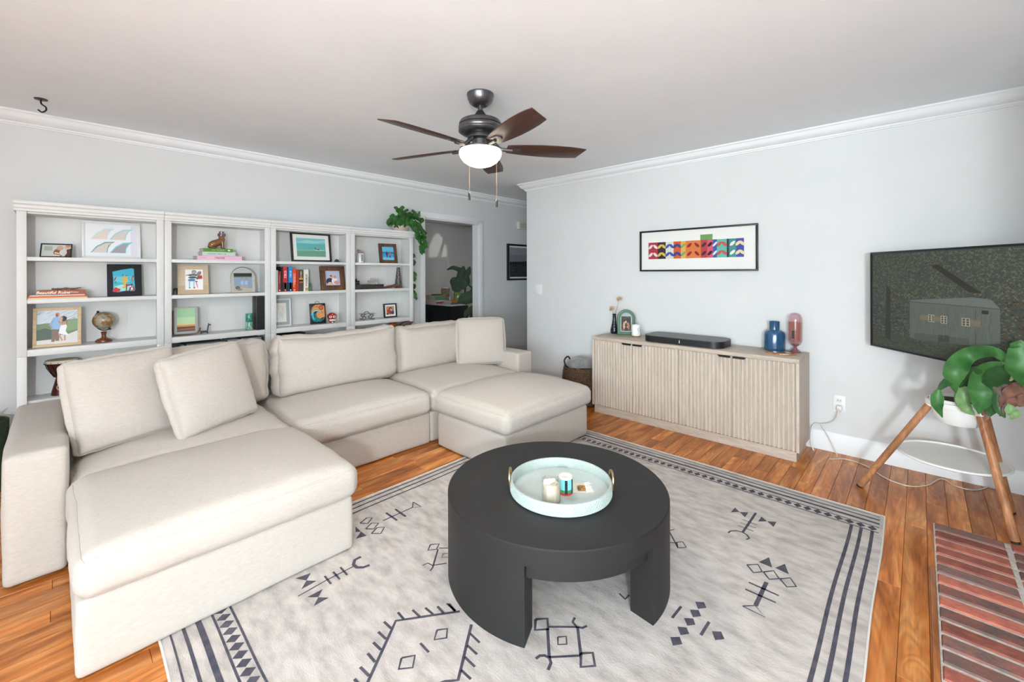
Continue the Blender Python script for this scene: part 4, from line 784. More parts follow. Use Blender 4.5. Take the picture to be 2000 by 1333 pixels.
# ------------------------------------------------------------------ hall
hp = root('framed_photograph', 'black framed black and white photograph of a pier hanging in the hall', 'picture', (5.0, WY-.004, 1.247), (0, 0, 0))
frame_bars(hp, .77, .545, .028, -.035, .0, mat('black_frame', '1b1a1b', .4), bev=.002)
G().box(-.36, .36, -.012, -.003, .02, .525).build('backing', mat('mat_white', 'ebe9e3', .7), hp, local=True)
q = random.Random(31); S = [('7d7f86', rect(0, 0, 1, 1)), ('8d9096', rect(0, .75, 1, 1)), ('34343b', rect(0, 0, 1, .45)), ('24242a', [(0, .43), (1, .48), (1, .55), (0, .5)])]
for k in range(12): S.append(('15151a', rect(.02+k*.085, .36, .045+k*.085, .52+k*.004)))
for k in range(90): u, v = q.random(), q.uniform(.02, .4); S.append((q.choice(('4a4a52', '5f5f68', '26262c', '777780')), rect(u, v, u+.03, v+.012)))
prints(hp, 'photo', -.33, .05, .66, .445, -.0125, S, dy=.00003)
dc = root('door_chime', 'beige door chime box high on the hall wall', 'chime', (4.96, WY-.002, 2.024), (0, 0, 0))
G().box(-.117, .117, -.05, .0, 0, .116).build('cover', mat('beige_plastic', 'd8d4c8', .5), dc, local=True, bev=.004); G().box(-.09, .09, -.0515, -.05, .02, .096).build('grille', mat('beige_dark', 'c5c0b2', .6), dc, local=True)
# ------------------------------------------------------------------ bookcases
m_bc = mat('bookcase_paint', 'e1e0dd', .45, c2='dddcd8', scale=5)
BF, BB = 4.16, 4.39; BX = [-.16, .5775, 1.315, 2.0525, 2.79]; Z1, Z2, Z3, Z4 = 1.465, 1.189, .865, .53
names = ['leftmost white bookcase, with globe and seahorse picture', 'white bookcase second from left, with dog figurine on books', 'white bookcase third from left, with upright books and red skull', 'rightmost white bookcase beside the doorway, under the trailing plant']
for u in range(4):
    x0, x1 = BX[u]+.001, BX[u+1]-.001
    b = root('bookcase', names[u], 'bookcase', ((x0+x1)/2, (BF+BB)/2, 0), group='white bookcases along the back wall')
    for xa, xb in ((x0, x0+.044), (x1-.044, x1)):
        G().box(xa, xb, BF, BF+.022, .824, 1.757).build('stile', m_bc, b, bev=.002); G().box(xa, xb, BF, BF+.022, .0, .8235).build('stile', m_bc, b, bev=.002)
    for xa, xb in ((x0, x0+.02), (x1-.02, x1)): G().box(xa, xb, BF+.0222, BB, .0, 1.757).build('side_panel', m_bc, b)
    G().box(x0+.0202, x1-.0202, BB-.008, BB, .06, 1.757).build('back_panel', m_bc, b)
    for k in (1, 2):
        xm = x0+(x1-x0)*(.3+.22*k if u % 2 == 0 else .18+.27*k)
        for dx in (-.006, .006): G().box(xm+dx-.002, xm+dx+.002, BB-.0095, BB-.0081, .06, 1.757).build('bead', m_bc, b)
    for z, t in ((Z1, .026), (Z2, .028)): G().box(x0+.0205, x1-.0205, BF+.006, BB-.0097, z-t, z).build('shelf', m_bc, b, bev=.003)
    G().box(x0+.0445, x1-.0445, BF+.001, BF+.02, .822, Z3-.0002).build('rail', m_bc, b, bev=.002); G().box(x0+.0205, x1-.0205, BF+.0203, BB-.0097, .842, Z3).build('shelf', m_bc, b)
    G().box(x0+.0205, x1-.0205, BF+.03, BB-.0097, Z4-.022, Z4).build('shelf', m_bc, b, bev=.002); G().box(x0+.0205, x1-.0205, BF+.024, BB-.0097, .06, .08).build('shelf', m_bc, b, bev=.002)
    G().box(x0+.0205, x1-.0205, BF+.023, BB-.0097, 1.745, 1.757).build('top_panel', m_bc, b)
    prof = [(0, 1.7575), (-.004, 1.7575), (-.005, 1.772), (-.010, 1.778), (-.011, 1.795), (-.019, 1.804), (-.02, 1.822), (.05, 1.822), (.05, 1.7575)]
    n = len(prof); g = G(); g.add([(x, BF+d, z) for x in (x0-(.012 if u == 0 else 0), x1+(.004 if u == 3 else 0)) for d, z in prof], [(i, (i+1) % n, n+(i+1) % n, n+i) for i in range(n)]+[tuple(range(n)), tuple(range(n, 2*n))[::-1]]); g.box(x0-(.01 if u == 0 else 0), x1, BF+.05, BB, 1.7575, 1.822); g.build('crown', m_bc, b, smooth=True, angle=30)
# ------------------------------------------------------------------ picture frames on the shelves
def photo_frame(name, label, x, y, z, w_, h, t, m, shapes, yaw=0, tilt=10, mat_w=0, matm=None, dep=.016, easel=True, cat='photo frame', glass=False):
    rt = root(name, label, cat, (x, y, z+.0006), (R(-tilt), 0, R(yaw)))
    frame_bars(rt, w_, h, t, -dep/2, dep/2, m, bev=min(.002, t*.2))
    G().box(-w_/2+t*.6, w_/2-t*.6, -.001, dep/2-.002, t*.6, h-t*.6).build('backing', matm or mat('mat_white', 'ebe9e3', .7), rt, local=True)
    prints(rt, 'photo', -w_/2+t+mat_w, t+mat_w, w_-2*t-2*mat_w, h-2*t-2*mat_w, -.0013, shapes, dy=.00008)
    if easel: G().prism([(-.012, dep/2, .6*h), (-.012, dep/2, .5*h), (-.012, dep/2+.5*h*math.sin(R(24)), .004+.01)], (.024, 0, 0)).build('easel', m_hdl, rt, local=True)
    if glass: G().box(-w_/2+t, w_/2-t, -.0045, -.004, t, h-t).build('glass', mat('pane', 'ffffff', .02, trans=1, alpha=.12), rt, local=True)
    return rt
def person(S, x, y, s, top, bottom, skin='c89478', hair='4a3226', lean=0):
    S += [(bottom, [(x-.055*s, y), (x-.01*s, y), (x+.005*s, y+.3*s), (x-.06*s, y+.3*s)]), (bottom, [(x+.02*s, y), (x+.06*s, y), (x+.06*s, y+.3*s), (x-.01*s, y+.3*s)]), (top, [(x-.09*s, y+.28*s), (x+.08*s, y+.28*s), (x+.1*s+lean, y+.58*s), (x-.1*s+lean, y+.58*s)]), (top, [(x-.1*s+lean, y+.56*s), (x-.15*s, y+.36*s), (x-.11*s, y+.34*s), (x-.05*s+lean, y+.5*s)]), (hair, ell(x+lean*1.3, y+.70*s, .066*s, .085*s, 12)), (skin, ell(x+lean*1.3, y+.675*s, .05*s, .07*s, 12))]
m_bfr = mat('black_frame', '1b1a1b', .4); m_gold = mat('pale_oak', 'd9bf98', .5, c2='c9ab80', scale=10, stretch=(1, 1, 6)); m_wal = wood('rustic_wood', '4f3424', '7a573d', '654530', 2, .6, 0, .1, 1.5); m_wfr = mat('white_frame', 'e6e8ea', .4)
S = [('cfd2c9', rect(0, 0, 1, 1)), ('aab3a8', rect(.08, .5, .36, .85)), ('8c5a40', ell(.6, .35, .2, .34)), ('e6d3c0', [(.42, .1), (.62, .02), (.66, .12), (.46, .2)]), ('e6d3c0', [(.42, .28), (.64, .2), (.66, .28), (.46, .38)]), ('c9a58a', ell(.62, .72, .12, .2)), ('d9b49a', ell(.86, .8, .1, .16)), ('5a4038', [(.8, 0), (1, 0), (1, .7), (.86, .6)]), ('d8d3cc', ell(.74, .35, .13, .26)), ('b98a74', ell(.9, .9, .1, .1))]
photo_frame('small_photo_frame', 'small black framed snapshot of two people tilted back on the top left shelf', .013, 4.25, Z1, .15, .105, .006, m_bfr, S, yaw=-8, tilt=28)
# surfboard fin print
S = [('f2f4f6', rect(0, 0, 1, 1)), ('e3e4ec', rect(.87, 0, 1, 1))]
def fin(ox, oy, s, body, edge_): return [(edge_, [(ox-.01, oy), (ox+.1*s, oy+.2*s), (ox+.26*s, oy+.34*s), (ox+.46*s, oy+.36*s), (ox+.38*s, oy+.28*s), (ox+.32*s, oy+.14*s), (ox+.31*s, oy)]), (body, [(ox+.012, oy), (ox+.12*s, oy+.18*s), (ox+.27*s, oy+.3*s), (ox+.4*s, oy+.32*s), (ox+.33*s, oy+.24*s), (ox+.3*s, oy+.12*s), (ox+.295*s, oy)])]
S += fin(.1, .52, 1, 'e6d9cf', 'cfe9ea')+fin(.46, .52, 1, 'd9d3ca', '9fd9da')+fin(.1, .1, 1, 'ddd3c6', '74a9ac')+fin(.46, .1, 1, 'a5a0a5', '7fd6d8')
photo_frame('fin_print', 'white framed picture of four surfboard fins on the top left shelf', .30, 4.325, Z1, .32, .275, .014, m_wfr, S, tilt=8, mat_w=.006, easel=False, cat='picture', glass=True)
# seahorse canvas
rt = root('seahorse_canvas', 'black canvas with a yellow seahorse on turquoise, middle shelf of the leftmost bookcase', 'painting', (.366, 4.285, Z2+.0006), (R(-9), 0, 0))
G().box(-.096, .096, -.008, .01, 0, .238).build('canvas', mat('canvas_black', '232529', .8), rt, local=True, bev=.002)
S = [('3fb4cf', [(.16, .14), (.3, .12), (.55, .16), (.76, .14), (.8, .2), (.78, .5), (.77, .85), (.7, .87), (.4, .82), (.15, .76), (.17, .5)]), ('66cbd9', [(.2, .45), (.5, .4), (.75, .5), (.75, .62), (.5, .6), (.2, .62)]), ('a9dfd6', [(.2, .16), (.6, .17), (.7, .3), (.4, .36), (.2, .3)]),
     ('e0b04a', [(.34, .55), (.46, .58), (.48, .63), (.56, .62), (.58, .5), (.56, .42), (.52, .36), (.53, .28), (.48, .23), (.42, .25), (.42, .3), (.46, .28), (.48, .31), (.46, .38), (.42, .44), (.46, .5), (.45, .55), (.35, .53)]),
     ('c8262c', [(.14, .16), (.22, .13), (.34, .14), (.38, .22), (.3, .24), (.24, .28), (.18, .24)]), ('8e2b28', [(.52, .14), (.55, .14), (.57, .36), (.53, .38)]), ('8e2b28', [(.6, .15), (.64, .15), (.72, .36), (.68, .4)]), ('8e2b28', [(.54, .3), (.74, .34), (.74, .38), (.54, .34)]), ('c8262c', [(.7, .14), (.78, .17), (.78, .34), (.72, .24)]), ('b5302f', [(.7, .46), (.73, .45), (.72, .55), (.77, .63), (.75, .66), (.69, .56)]), ('b5302f', [(.18, .5), (.22, .48), (.27, .62), (.25, .62)]), ('2f9c6a', [(.2, .4), (.26, .38), (.26, .46), (.21, .47)]), ('f3f4f2', ell(.7, .22, .03, .04)), ('f3f4f2', ell(.66, .3, .02, .03)), ('2a3b66', ell(.44, .66, .02, .014)), ('2a3b66', ell(.54, .64, .02, .014)), ('2b7fa8', ell(.64, .5, .04, .012)), ('2b7fa8', ell(.62, .56, .04, .012))]
prints(rt, 'painting', -.096, 0, .192, .238, -.0085, S, dy=.00006)
# big gold framed couple
S = [('cfd8e0', rect(0, 0, 1, 1))]; q = random.Random(5)
for k in range(40): u, v = q.random(), q.uniform(.62, 1); a = q.uniform(.2, .7); S.append((q.choice(('b7ab98', 'e8ecef', '8d9a86', 'dfe5ea')), [(max(0, u-.08), v-.03), (min(1, u+.08), min(1, v+.05)), (min(1, u+.08), min(1, v+.062)), (max(0, u-.08), v-.018)]))
S += [('6d8560', [(0, .18), (1, .3), (1, .72), (.75, .7), (.5, .62), (.2, .62), (0, .6)]), ('46584a', [(0, .12), (.4, .14), (.4, .4), (.2, .48), (0, .42)]), ('7f9a70', [(.7, .35), (1, .4), (1, .7), (.75, .68)]), ('d9d6cf', [(0, 0), (1, 0), (1, .36), (.8, .28), (.55, .14), (0, .12)])]
S += [('7a6753', [(.35, .06), (.43, .06), (.5, .42), (.36, .44)]), ('7a6753', [(.45, .08), (.54, .08), (.55, .42), (.44, .42)]), ('8fb4dc', [(.34, .44), (.56, .42), (.58, .74), (.46, .8), (.38, .74)]), ('7fa6d2', [(.4, .76), (.28, .56), (.33, .53), (.42, .66)]), ('c08d70', [(.28, .56), (.36, .46), (.4, .47), (.33, .56)]), ('c08d70', ell(.5, .86, .05, .07)), ('6b4a38', ell(.48, .85, .025, .05)),
      ('f2f1f4', [(.52, .3), (.7, .24), (.78, .22), (.7, .36), (.73, .5), (.7, .6), (.58, .55)]), ('c48b68', [(.51, .28), (.55, .28), (.64, .08), (.6, .07)]), ('c48b68', [(.66, .25), (.7, .25), (.7, .08), (.66, .08)]), ('c48b68', [(.56, .6), (.7, .66), (.72, .56), (.6, .54)]), ('c48b68', [(.5, .66), (.54, .68), (.62, .58), (.58, .55)]), ('1f2530', ell(.65, .74, .08, .08, 12, -.5)), ('d0a080', ell(.59, .74, .04, .055))]
photo_frame('gold_photo_frame', 'pale gold framed photo of a couple on a beach path, left bookcase', .02, 4.235, Z3, .228, .262, .018, m_gold, S, yaw=-3, tilt=9)
# second bookcase
rt = root('wooden_art_frame', 'light wood framed abstract of figures on the shelf below the dog figurine', 'picture', (.772, 4.235, Z2+.0006), (R(-11), 0, R(-6)))
G().box(-.1, .1, -.008, .008, 0, .237).build('board', mat('birch', 'd3bfa2', .6, c2='c7b293', scale=16, stretch=(1, 1, 8)), rt, local=True, bev=.002); G().box(-.1, .1, -.0087, -.0081, .0, .07).build('board_band', mat('birch_dark', 'c0aa8b', .6, c2='b8a182', scale=16, stretch=(1, 1, 8)), rt, local=True)
S = [('efefed', rect(0, 0, 1, 1)), ('9a8a88', ell(.5, .88, .14, .1)), ('b5a8a8', ell(.5, .86, .07, .06)), ('5b6b72', ell(.45, .72, .3, .07)), ('d4703a', [(.02, .68), (.2, .72), (.2, .76), (.05, .73)]), ('8a7d80', ell(.78, .8, .16, .1, 12, .6)), ('9a4a58', [(.6, .5), (.98, .55), (.95, .72), (.7, .68)]), ('c23a44', ell(.88, .62, .08, .1)), ('3f4d58', ell(.42, .6, .26, .05)), ('4f74a8', ell(.36, .48, .22, .06)), ('88a58a', ell(.45, .68, .12, .04)), ('7fc4dc', [(.2, .44), (.28, .44), (.26, .1), (.2, .1)]), ('8fd0e0', [(.44, .44), (.52, .44), (.52, .14), (.46, .14)]), ('e08aa0', [(.58, .38), (.66, .36), (.72, .1), (.66, .1)]), ('b55a78', ell(.5, .1, .05, .05)), ('3f9fb8', ell(.24, .1, .05, .04)), ('3a5a98', ell(.62, .4, .08, .03))]
prints(rt, 'artwork', -.052, .035, .115, .165, -.009, S, dy=.00005)
G().box(-.125, -.098, .01, .06, .0, .055).build('stand', m_hdl, rt, local=True, bev=.004)
rt = root('brass_arch_frame', 'thin brass arched glass frame with photo of two children', 'photo frame', (1.128, 4.24, Z2+.0006), (R(-8), 0, R(4)))
arch_frame(rt, .19, .225, .0045, .008, m_brass, -.004)
G().prism([(x, .001, z+.004) for x, z in arch_outline(.18, .216)], (0, .0025, 0)).build('backing', mat('grey_card', 'b9bebb', .6), rt, local=True)
S = [('8fa3b8', rect(0, 0, 1, 1)), ('26332c', rect(0, .8, 1, 1)), ('5f6b40', rect(0, .78, 1, .83)), ('bdb3a2', [(0, 0), (1, 0), (1, .14), (.4, .22), (0, .3)])]; person(S, .45, .14, .75, '9fc0e6', 'c9a183', 'd39a80', 'b5653a'); person(S, .68, .14, .75, '9fc0e6', 'c9a183', 'd39a80', 'b5653a'); S += [('6f6a55', ell(.18, .2, .14, .1)), ('8c8872', ell(.28, .1, .16, .06))]
prints(rt, 'photo', -.07, .012, .14, .158, -.0005, S, dy=.00005)
rt = root('seascape_picture', 'green sunset seascape panel in a curved wooden stand', 'picture', (.725, 4.24, Z3+.0006), (R(-6), 0, R(-4)))
g = G(); P = smooth_pts([(-.085, -.02, .2), (-.088, -.02, .12), (-.086, -.02, .03), (-.07, -.02, .008), (0, -.022, .005), (.06, -.022, .008), (.088, -.022, .03), (.094, -.022, .05)], 5); n = len(P); g.add([p+Vector((0, d, 0)) for d in (0, .05) for p in P], [(i, i+1, n+i+1, n+i) for i in range(n-1)]); o = g.build('stand', mat('bent_wood', '7a4a32', .4), rt, local=True, smooth=True); sm = o.modifiers.new('thick', 'SOLIDIFY'); sm.thickness = .004
G().box(-.075, .075, -.004, .004, .012, .222).build('panel', mat('grey_card2', 'a9aaa6', .5), rt, local=True, bev=.001)
S = [('9fca9a', rect(0, 0, 1, 1)), ('b6d6a4', rect(0, .3, 1, .62)), ('d9c48c', rect(0, .25, 1, .36)), ('cf8a4c', rect(0, .2, 1, .28)), ('6f4a34', rect(0, 0, 1, .21)), ('a0603a', [(0, .06), (1, .1), (1, .14), (0, .1)]), ('4e3a30', [(0, .16), (1, .15), (1, .2), (0, .2)])]
prints(rt, 'painting', -.058, .03, .116, .182, -.0045, S, dy=.00005)
# third bookcase
S = [('5fb0ae', rect(0, 0, 1, 1)), ('7cc0c4', rect(0, .7, 1, 1)), ('9ccfcf', [(0, .75), (.35, .9), (.7, .85), (1, .92), (1, .8), (.5, .72)]), ('6a9d86', rect(0, 0, 1, .35)), ('88b7a2', [(0, .3), (1, .33), (1, .4), (0, .38)]), ('2b3a40', [(.6, .5), (.66, .48), (.76, .42), (.8, .38), (.72, .38), (.62, .46)]), ('c79a80', ell(.7, .46, .03, .04)), ('d9d2c4', [(.62, .36), (.95, .38), (.95, .36), (.7, .33)])]
photo_frame('black_photo_frame', 'large black framed photo of a teal sea with a surfer', 1.722, 4.28, Z1, .378, .285, .017, m_bfr, S, tilt=9, mat_w=.035, dep=.022, glass=False)
S = [('b9bcd2', rect(0, 0, 1, 1)), ('2d3550', ell(.3, .28, .25, .24)), ('e6e3e6', ell(.62, .3, .2, .24)), ('c9938a', ell(.75, .2, .2, .12)), ('d9a58c', ell(.45, .6, .09, .09)), ('c58a78', ell(.66, .58, .1, .1)), ('d8b894', ell(.3, .12, .16, .12)), ('6b4636', ell(.4, .66, .08, .05))]
photo_frame('rustic_photo_frame', 'chunky brown wooden frame with a family photo, beside the upright books', 1.905, 4.225, Z2, .235, .24, .046, m_wal, S, yaw=-4, tilt=12, dep=.03)
S = [('efece6', rect(0, 0, 1, 1))]; q = random.Random(6)
for k in range(26): S.append(('b39a84', ell(q.uniform(.15, .85), q.uniform(.1, .85), q.uniform(.02, .09), q.uniform(.015, .06), 9, q.random()))); c_, p_ = S[-1]; cx, cy = sum(a for a, b in p_)/9, sum(b for a, b in p_)/9; S.append(('efece6', [(cx+(a-cx)*.8, cy+(b-cy)*.8) for a, b in p_]))
photo_frame('sketch_frame', 'white framed line drawing on grey mount at the lower left of the third bookcase', 1.448, 4.30, Z3, .175, .255, .012, m_wfr, S, tilt=5, mat_w=.028, matm=mat('grey_mount', 'a3aba6', .7), easel=False, cat='picture')
rt = root('wave_plaque', 'black tile with orange and teal cresting wave and red sun', 'plaque', (1.768, 4.255, Z3+.0006), (R(-9), 0, R(-3)))
G().box(-.074, .074, -.006, .006, 0, .198).build('tile', mat('tile_black', '14181b', .3), rt, local=True, bev=.002)
G().tube(smooth_pts([(-.018, 0, .196), (-.016, 0, .212), (0, 0, .219), (.016, 0, .212), (.018, 0, .196)], 5), .0018, 6).build('hanger', m_hdl, rt, local=True)
def arcp(cx, cy, r0, r1, a0, a1, n=14): return [(cx+r0*math.cos(R(a0+(a1-a0)*k/n)), cy+r0*.75*math.sin(R(a0+(a1-a0)*k/n))) for k in range(n+1)]+[(cx+r1*math.cos(R(a1+(a0-a1)*k/n)), cy+r1*.75*math.sin(R(a1+(a0-a1)*k/n))) for k in range(n+1)]
S = [('dd9a5a', [(.08, .3), (.93, .3), (.93, .85), (.7, .94), (.35, .93), (.15, .8), (.08, .6)]), ('14181b', ell(.72, .78, .15, .115)), ('dd5a40', ell(.72, .78, .12, .09)), ('14181b', ell(.42, .40, .38, .30)), ('dd9a5a', ell(.62, .44, .24, .2)), ('8ad0de', arcp(.42, .42, .35, .27, 35, 178)), ('14181b', arcp(.42, .42, .27, .25, 35, 178)), ('38b3cc', [(.1, .42), (.2, .56), (.24, .5), (.24, .36), (.34, .18), (.2, .2), (.1, .3)]), ('1f7f84', [(.28, .5), (.34, .52), (.36, .36), (.5, .24), (.7, .22), (.5, .14), (.32, .22)]), ('2a8f98', [(.1, .24), (.4, .16), (.7, .2), (.92, .3), (.88, .2), (.65, .1), (.4, .09), (.2, .14)]), ('14181b', [(.1, .21), (.5, .13), (.9, .24), (.9, .22), (.5, .11), (.1, .19)])]
for k in range(5): a = k*1.25; S.append(('1a2a30', [(.78, .55), (.78+.1*math.cos(a)-.015, .55+.06*math.sin(a)), (.78+.1*math.cos(a)+.015, .55+.06*math.sin(a)+.02)]))
for k in range(9): a = R(160-k*10.5); S.append(('2a1f1a', rect(.45+.3*math.cos(a)-.012, .62+.25*math.sin(a)-.016, .45+.3*math.cos(a)+.014, .62+.25*math.sin(a)+.016)))
for k in range(5): S.append(('2a1f1a', rect(.38+k*.035, .79, .405+k*.035, .812)))
prints(rt, 'design', -.074, 0, .148, .198, -.0064, S, dy=.00004)
S = [('3f9fd0', rect(0, 0, 1, 1)), ('63c0e2', rect(0, .62, 1, 1)), ('2f6fb0', rect(0, .5, 1, .62)), ('7cc6e4', rect(0, 0, 1, .22))]; person(S, .4, .18, .68, '26282f', '26282f', 'b98468', '2a1f1a'); person(S, .64, .16, .66, 'd8604a', '2b2d36', 'c89478', '4a3226')
photo_frame('beach_photo_frame', 'brown wooden frame with photo of two people by bright blue sea, top right shelf', 2.535, 4.25, Z1, .2, .222, .034, m_wal, S, yaw=-10, tilt=14, dep=.022)
S = [('b98a68', rect(0, 0, 1, 1)), ('b0402f', ell(.3, .5, .2, .35)), ('c4885f', ell(.2, .75, .12, .12)), ('2a2c34', ell(.55, .75, .14, .14)), ('d9a988', ell(.55, .66, .08, .1)), ('d0c8bc', ell(.6, .4, .14, .2)), ('2c4a78', ell(.78, .25, .2, .22)), ('a0352c', ell(.48, .3, .15, .25)), ('4a3a34', rect(0, 0, .25, .2))]
photo_frame('square_photo_frame', 'small black framed group photo with white mount on the lowest visible right shelf', 2.563, 4.265, Z3, .16, .155, .014, m_bfr, S, tilt=6, mat_w=.018, dep=.02)
# ------------------------------------------------------------------ globe
gl = root('desk_globe', 'small antique globe on a turned wooden base', 'globe', (.25, 4.262, Z3+.0005)); gc = (.25, 4.262, Z3); m_tw = wood('turned_wood', '5a3020', '8a5236', '74422b', 2, .3, .3, 0, 2)
G().lathe([(0, .0005), (.043, .0005), (.047, .006), (.046, .014), (.034, .024), (.018, .03), (.014, .036), (.012, .05), (.015, .066), (.018, .072), (.01, .076), (0, .077)], gc, 28).build('base', m_tw, gl, smooth=True)
bc3 = Vector((.25, 4.262, Z3+.155)); tilt_ = R(-28)
G().ball(bc3, .062, 28, 18).build('ball', mat('globe_map', '9a9682', .35, c2='8a6238', scale=24, detail=5, ramp=(.5, .55), coat=.4), gl, smooth=True)
vr = Vector((math.sin(YAW), -math.cos(YAW), 0)); P = [bc3+(vr*math.cos(t)+Vector((0, 0, 1))*math.sin(t))*.071 for t in [R(125+k*8.2) for k in range(23)]]
g = G().tube(P, .004, 8); ax_ = (P[0]-bc3).normalized(); g.tube([P[0]-ax_*.006, P[0]+ax_*.009], .007, 8); ax_ = (P[-1]-bc3).normalized(); g.tube([P[-1]-ax_*.006, P[-1]+ax_*.009], .007, 8); g.build('meridian', mat('bronze_dark', '33231c', .4, .3), gl, smooth=True)
# ------------------------------------------------------------------ drum and bins on the lower shelves
dr = root('hand_drum', 'dark red goblet hand drum with roped skin behind the sofa arm', 'drum', (.04, 4.285, Z4+.0005)); dc_ = (.04, 4.285, Z4)
G().lathe([(0, .001), (.052, .001), (.05, .02), (.036, .08), (.028, .115), (.045, .15), (.068, .19), (.078, .225), (.078, .232)], dc_, 32).build('shell', mat('drum_red', '3d1714', .3, c2='5a241d', scale=14), dr, smooth=True)
G().lathe([(.079, .216), (.081, .22), (.081, .233), (.078, .238), (0, .2385)], dc_, 32).build('skin', mat('drum_skin', 'cfc3ac', .8), dr, smooth=True)
g = G()
for k in range(14): a = 2*PI*k/14; g.tube([(dc_[0]+.081*math.cos(a), dc_[1]+.081*math.sin(a), dc_[2]+.228), (dc_[0]+.07*math.cos(a+.1), dc_[1]+.07*math.sin(a+.1), dc_[2]+.185), (dc_[0]+.036*math.cos(a+.15), dc_[1]+.036*math.sin(a+.15), dc_[2]+.122)], .0022, 5)
g.tube([(dc_[0]+.083*math.cos(2*PI*k/32), dc_[1]+.083*math.sin(2*PI*k/32), dc_[2]+.217) for k in range(32)], .003, 6, True); g.build('rope', m_hdl, dr)
g = G(); a0 = math.atan2(-dc_[1], -dc_[0]); g.tube([(dc_[0]+(.043)*math.cos(a0+.55*math.cos(t)), dc_[1]+.043*math.sin(a0+.55*math.cos(t)), dc_[2]+.055+.02*math.sin(t)) for t in [2*PI*k/20 for k in range(20)]], .0035, 5, True); g.build('painted_ring', mat('drum_ring', 'c9a878', .6), dr)
def bin_(name, label, x0, x1, y0, y1, z0, z1, m, straps=()):
    rt = root(name, label, 'storage box', ((x0+x1)/2, (y0+y1)/2, z0+.0004))
    G().box(x0, x1, y0, y1, z0+.0005, z1-.03).build('box', m, rt, bev=.004); G().box(x0-.003, x1+.003, y0-.003, y1+.003, z1-.03, z1).build('lid', m, rt, bev=.004)
    for s_ in straps: G().box(s_-.007, s_+.007, y0-.006, y1, z0+.002, z1+.003).build('strap', m_hdl, rt)
m_gbox = mat('greygreen_box', '8f9894', .7); m_bin = mat('grey_box', '9aa0a2', .7)
bin_('storage_box', 'pale grey-green storage box with black strap behind the left cushions', .69, .98, 4.19, 4.37, Z4, .795, m_gbox, (.71,)); bin_('storage_box', 'grey storage box with black strap low in the second bookcase', 1.0, 1.25, 4.2, 4.37, Z4, .80, m_bin, (1.09,)); bin_('record_case', 'flat black case low in the third bookcase', 1.40, 1.62, 4.2, 4.36, Z4, .80, m_hdl); bin_('toy_bin', 'grey fabric toy bin low in the rightmost bookcase', 2.42, 2.73, 4.19, 4.37, Z4, .735, mat('bin_fabric', '7d8587', .9))
tb = root('toy_basketball', 'small orange basketball peeking over the sofa in the rightmost bookcase', 'ball', (2.585, 4.27, .7355)); G().ball((2.585, 4.27, .776), .04, 20, 14).build('ball', mat('ball_orange', 'd9641e', .6, bump=.4, bscale=300), tb, smooth=True)
g = G(); g.tube([(2.585+.0402*math.cos(t), 4.27+.0402*math.sin(t), .776) for t in [2*PI*k/28 for k in range(28)]], .0012, 5, True); g.tube([(2.585+.0402*math.cos(t), 4.27, .776+.0402*math.sin(t)) for t in [2*PI*k/28 for k in range(28)]], .0012, 5, True); g.build('seam', m_hdl, tb)
g = G(); P = [(2.63, 4.2, .742), (2.66, 4.19, .80), (2.71, 4.17, .816), (2.78, 4.135, .81), (2.745, 4.145, .775), (2.735, 4.15, .742)]
g.prism(P, (0, .03, .004)); g.tube([(2.66, 4.187, .80), (2.69, 4.175, .742)], .004, 6); g.tube([(2.71, 4.165, .815), (2.715, 4.16, .742)], .004, 6); tag(g.build('toy_bat_wing', mat('brown_leather', '4a2c20', .5, c2='6b4230', scale=30, bump=.5), org=(2.7, 4.16, .742), bev=.002), 'brown leathery toy wing poking out beside the orange ball', 'toy')
tag(G().ball((2.47, 4.27, .745), (.07, .06, .042), 20, 8).build('navy_cap', mat('navy_cloth', '20283c', .9), org=(2.47, 4.27, .7355), smooth=True), 'dark navy cap lying in the toy bin', 'cap')
# ------------------------------------------------------------------ books
def glyphs(parent, cx, cz, w_, h, y, n, m, seed, vertical=False):
    """small letter-like strokes on a spine, too fine to read"""
    g = G(); q_ = random.Random(seed); t = (w_ if vertical else h)*.17
    for i in range(n):
        if vertical: x0, x1, z0, z1 = cx-w_/2, cx+w_/2, cz+h/2-(i+.86)*h/n, cz+h/2-i*h/n
        else: x0, x1, z0, z1 = cx-w_/2+i*w_/n, cx-w_/2+(i+.78)*w_/n, cz-h/2, cz+h/2
        zm = (z0+z1)/2; cand = [(x0, x0+t, z0, z1), (x0, x1, z1-t, z1), (x1-t, x1, z0, z1), (x0, x1, z0, z0+t), (x0, x1, zm-t/2, zm+t/2)]
        for k, (a, b, c, d) in enumerate(cand):
            if k == 0 or q_.random() < .55: g.poly([(a, y-.00002*k, c), (b, y-.00002*k, c), (b, y-.00002*k, d), (a, y-.00002*k, d)])
    return g.build('lettering', m, parent)
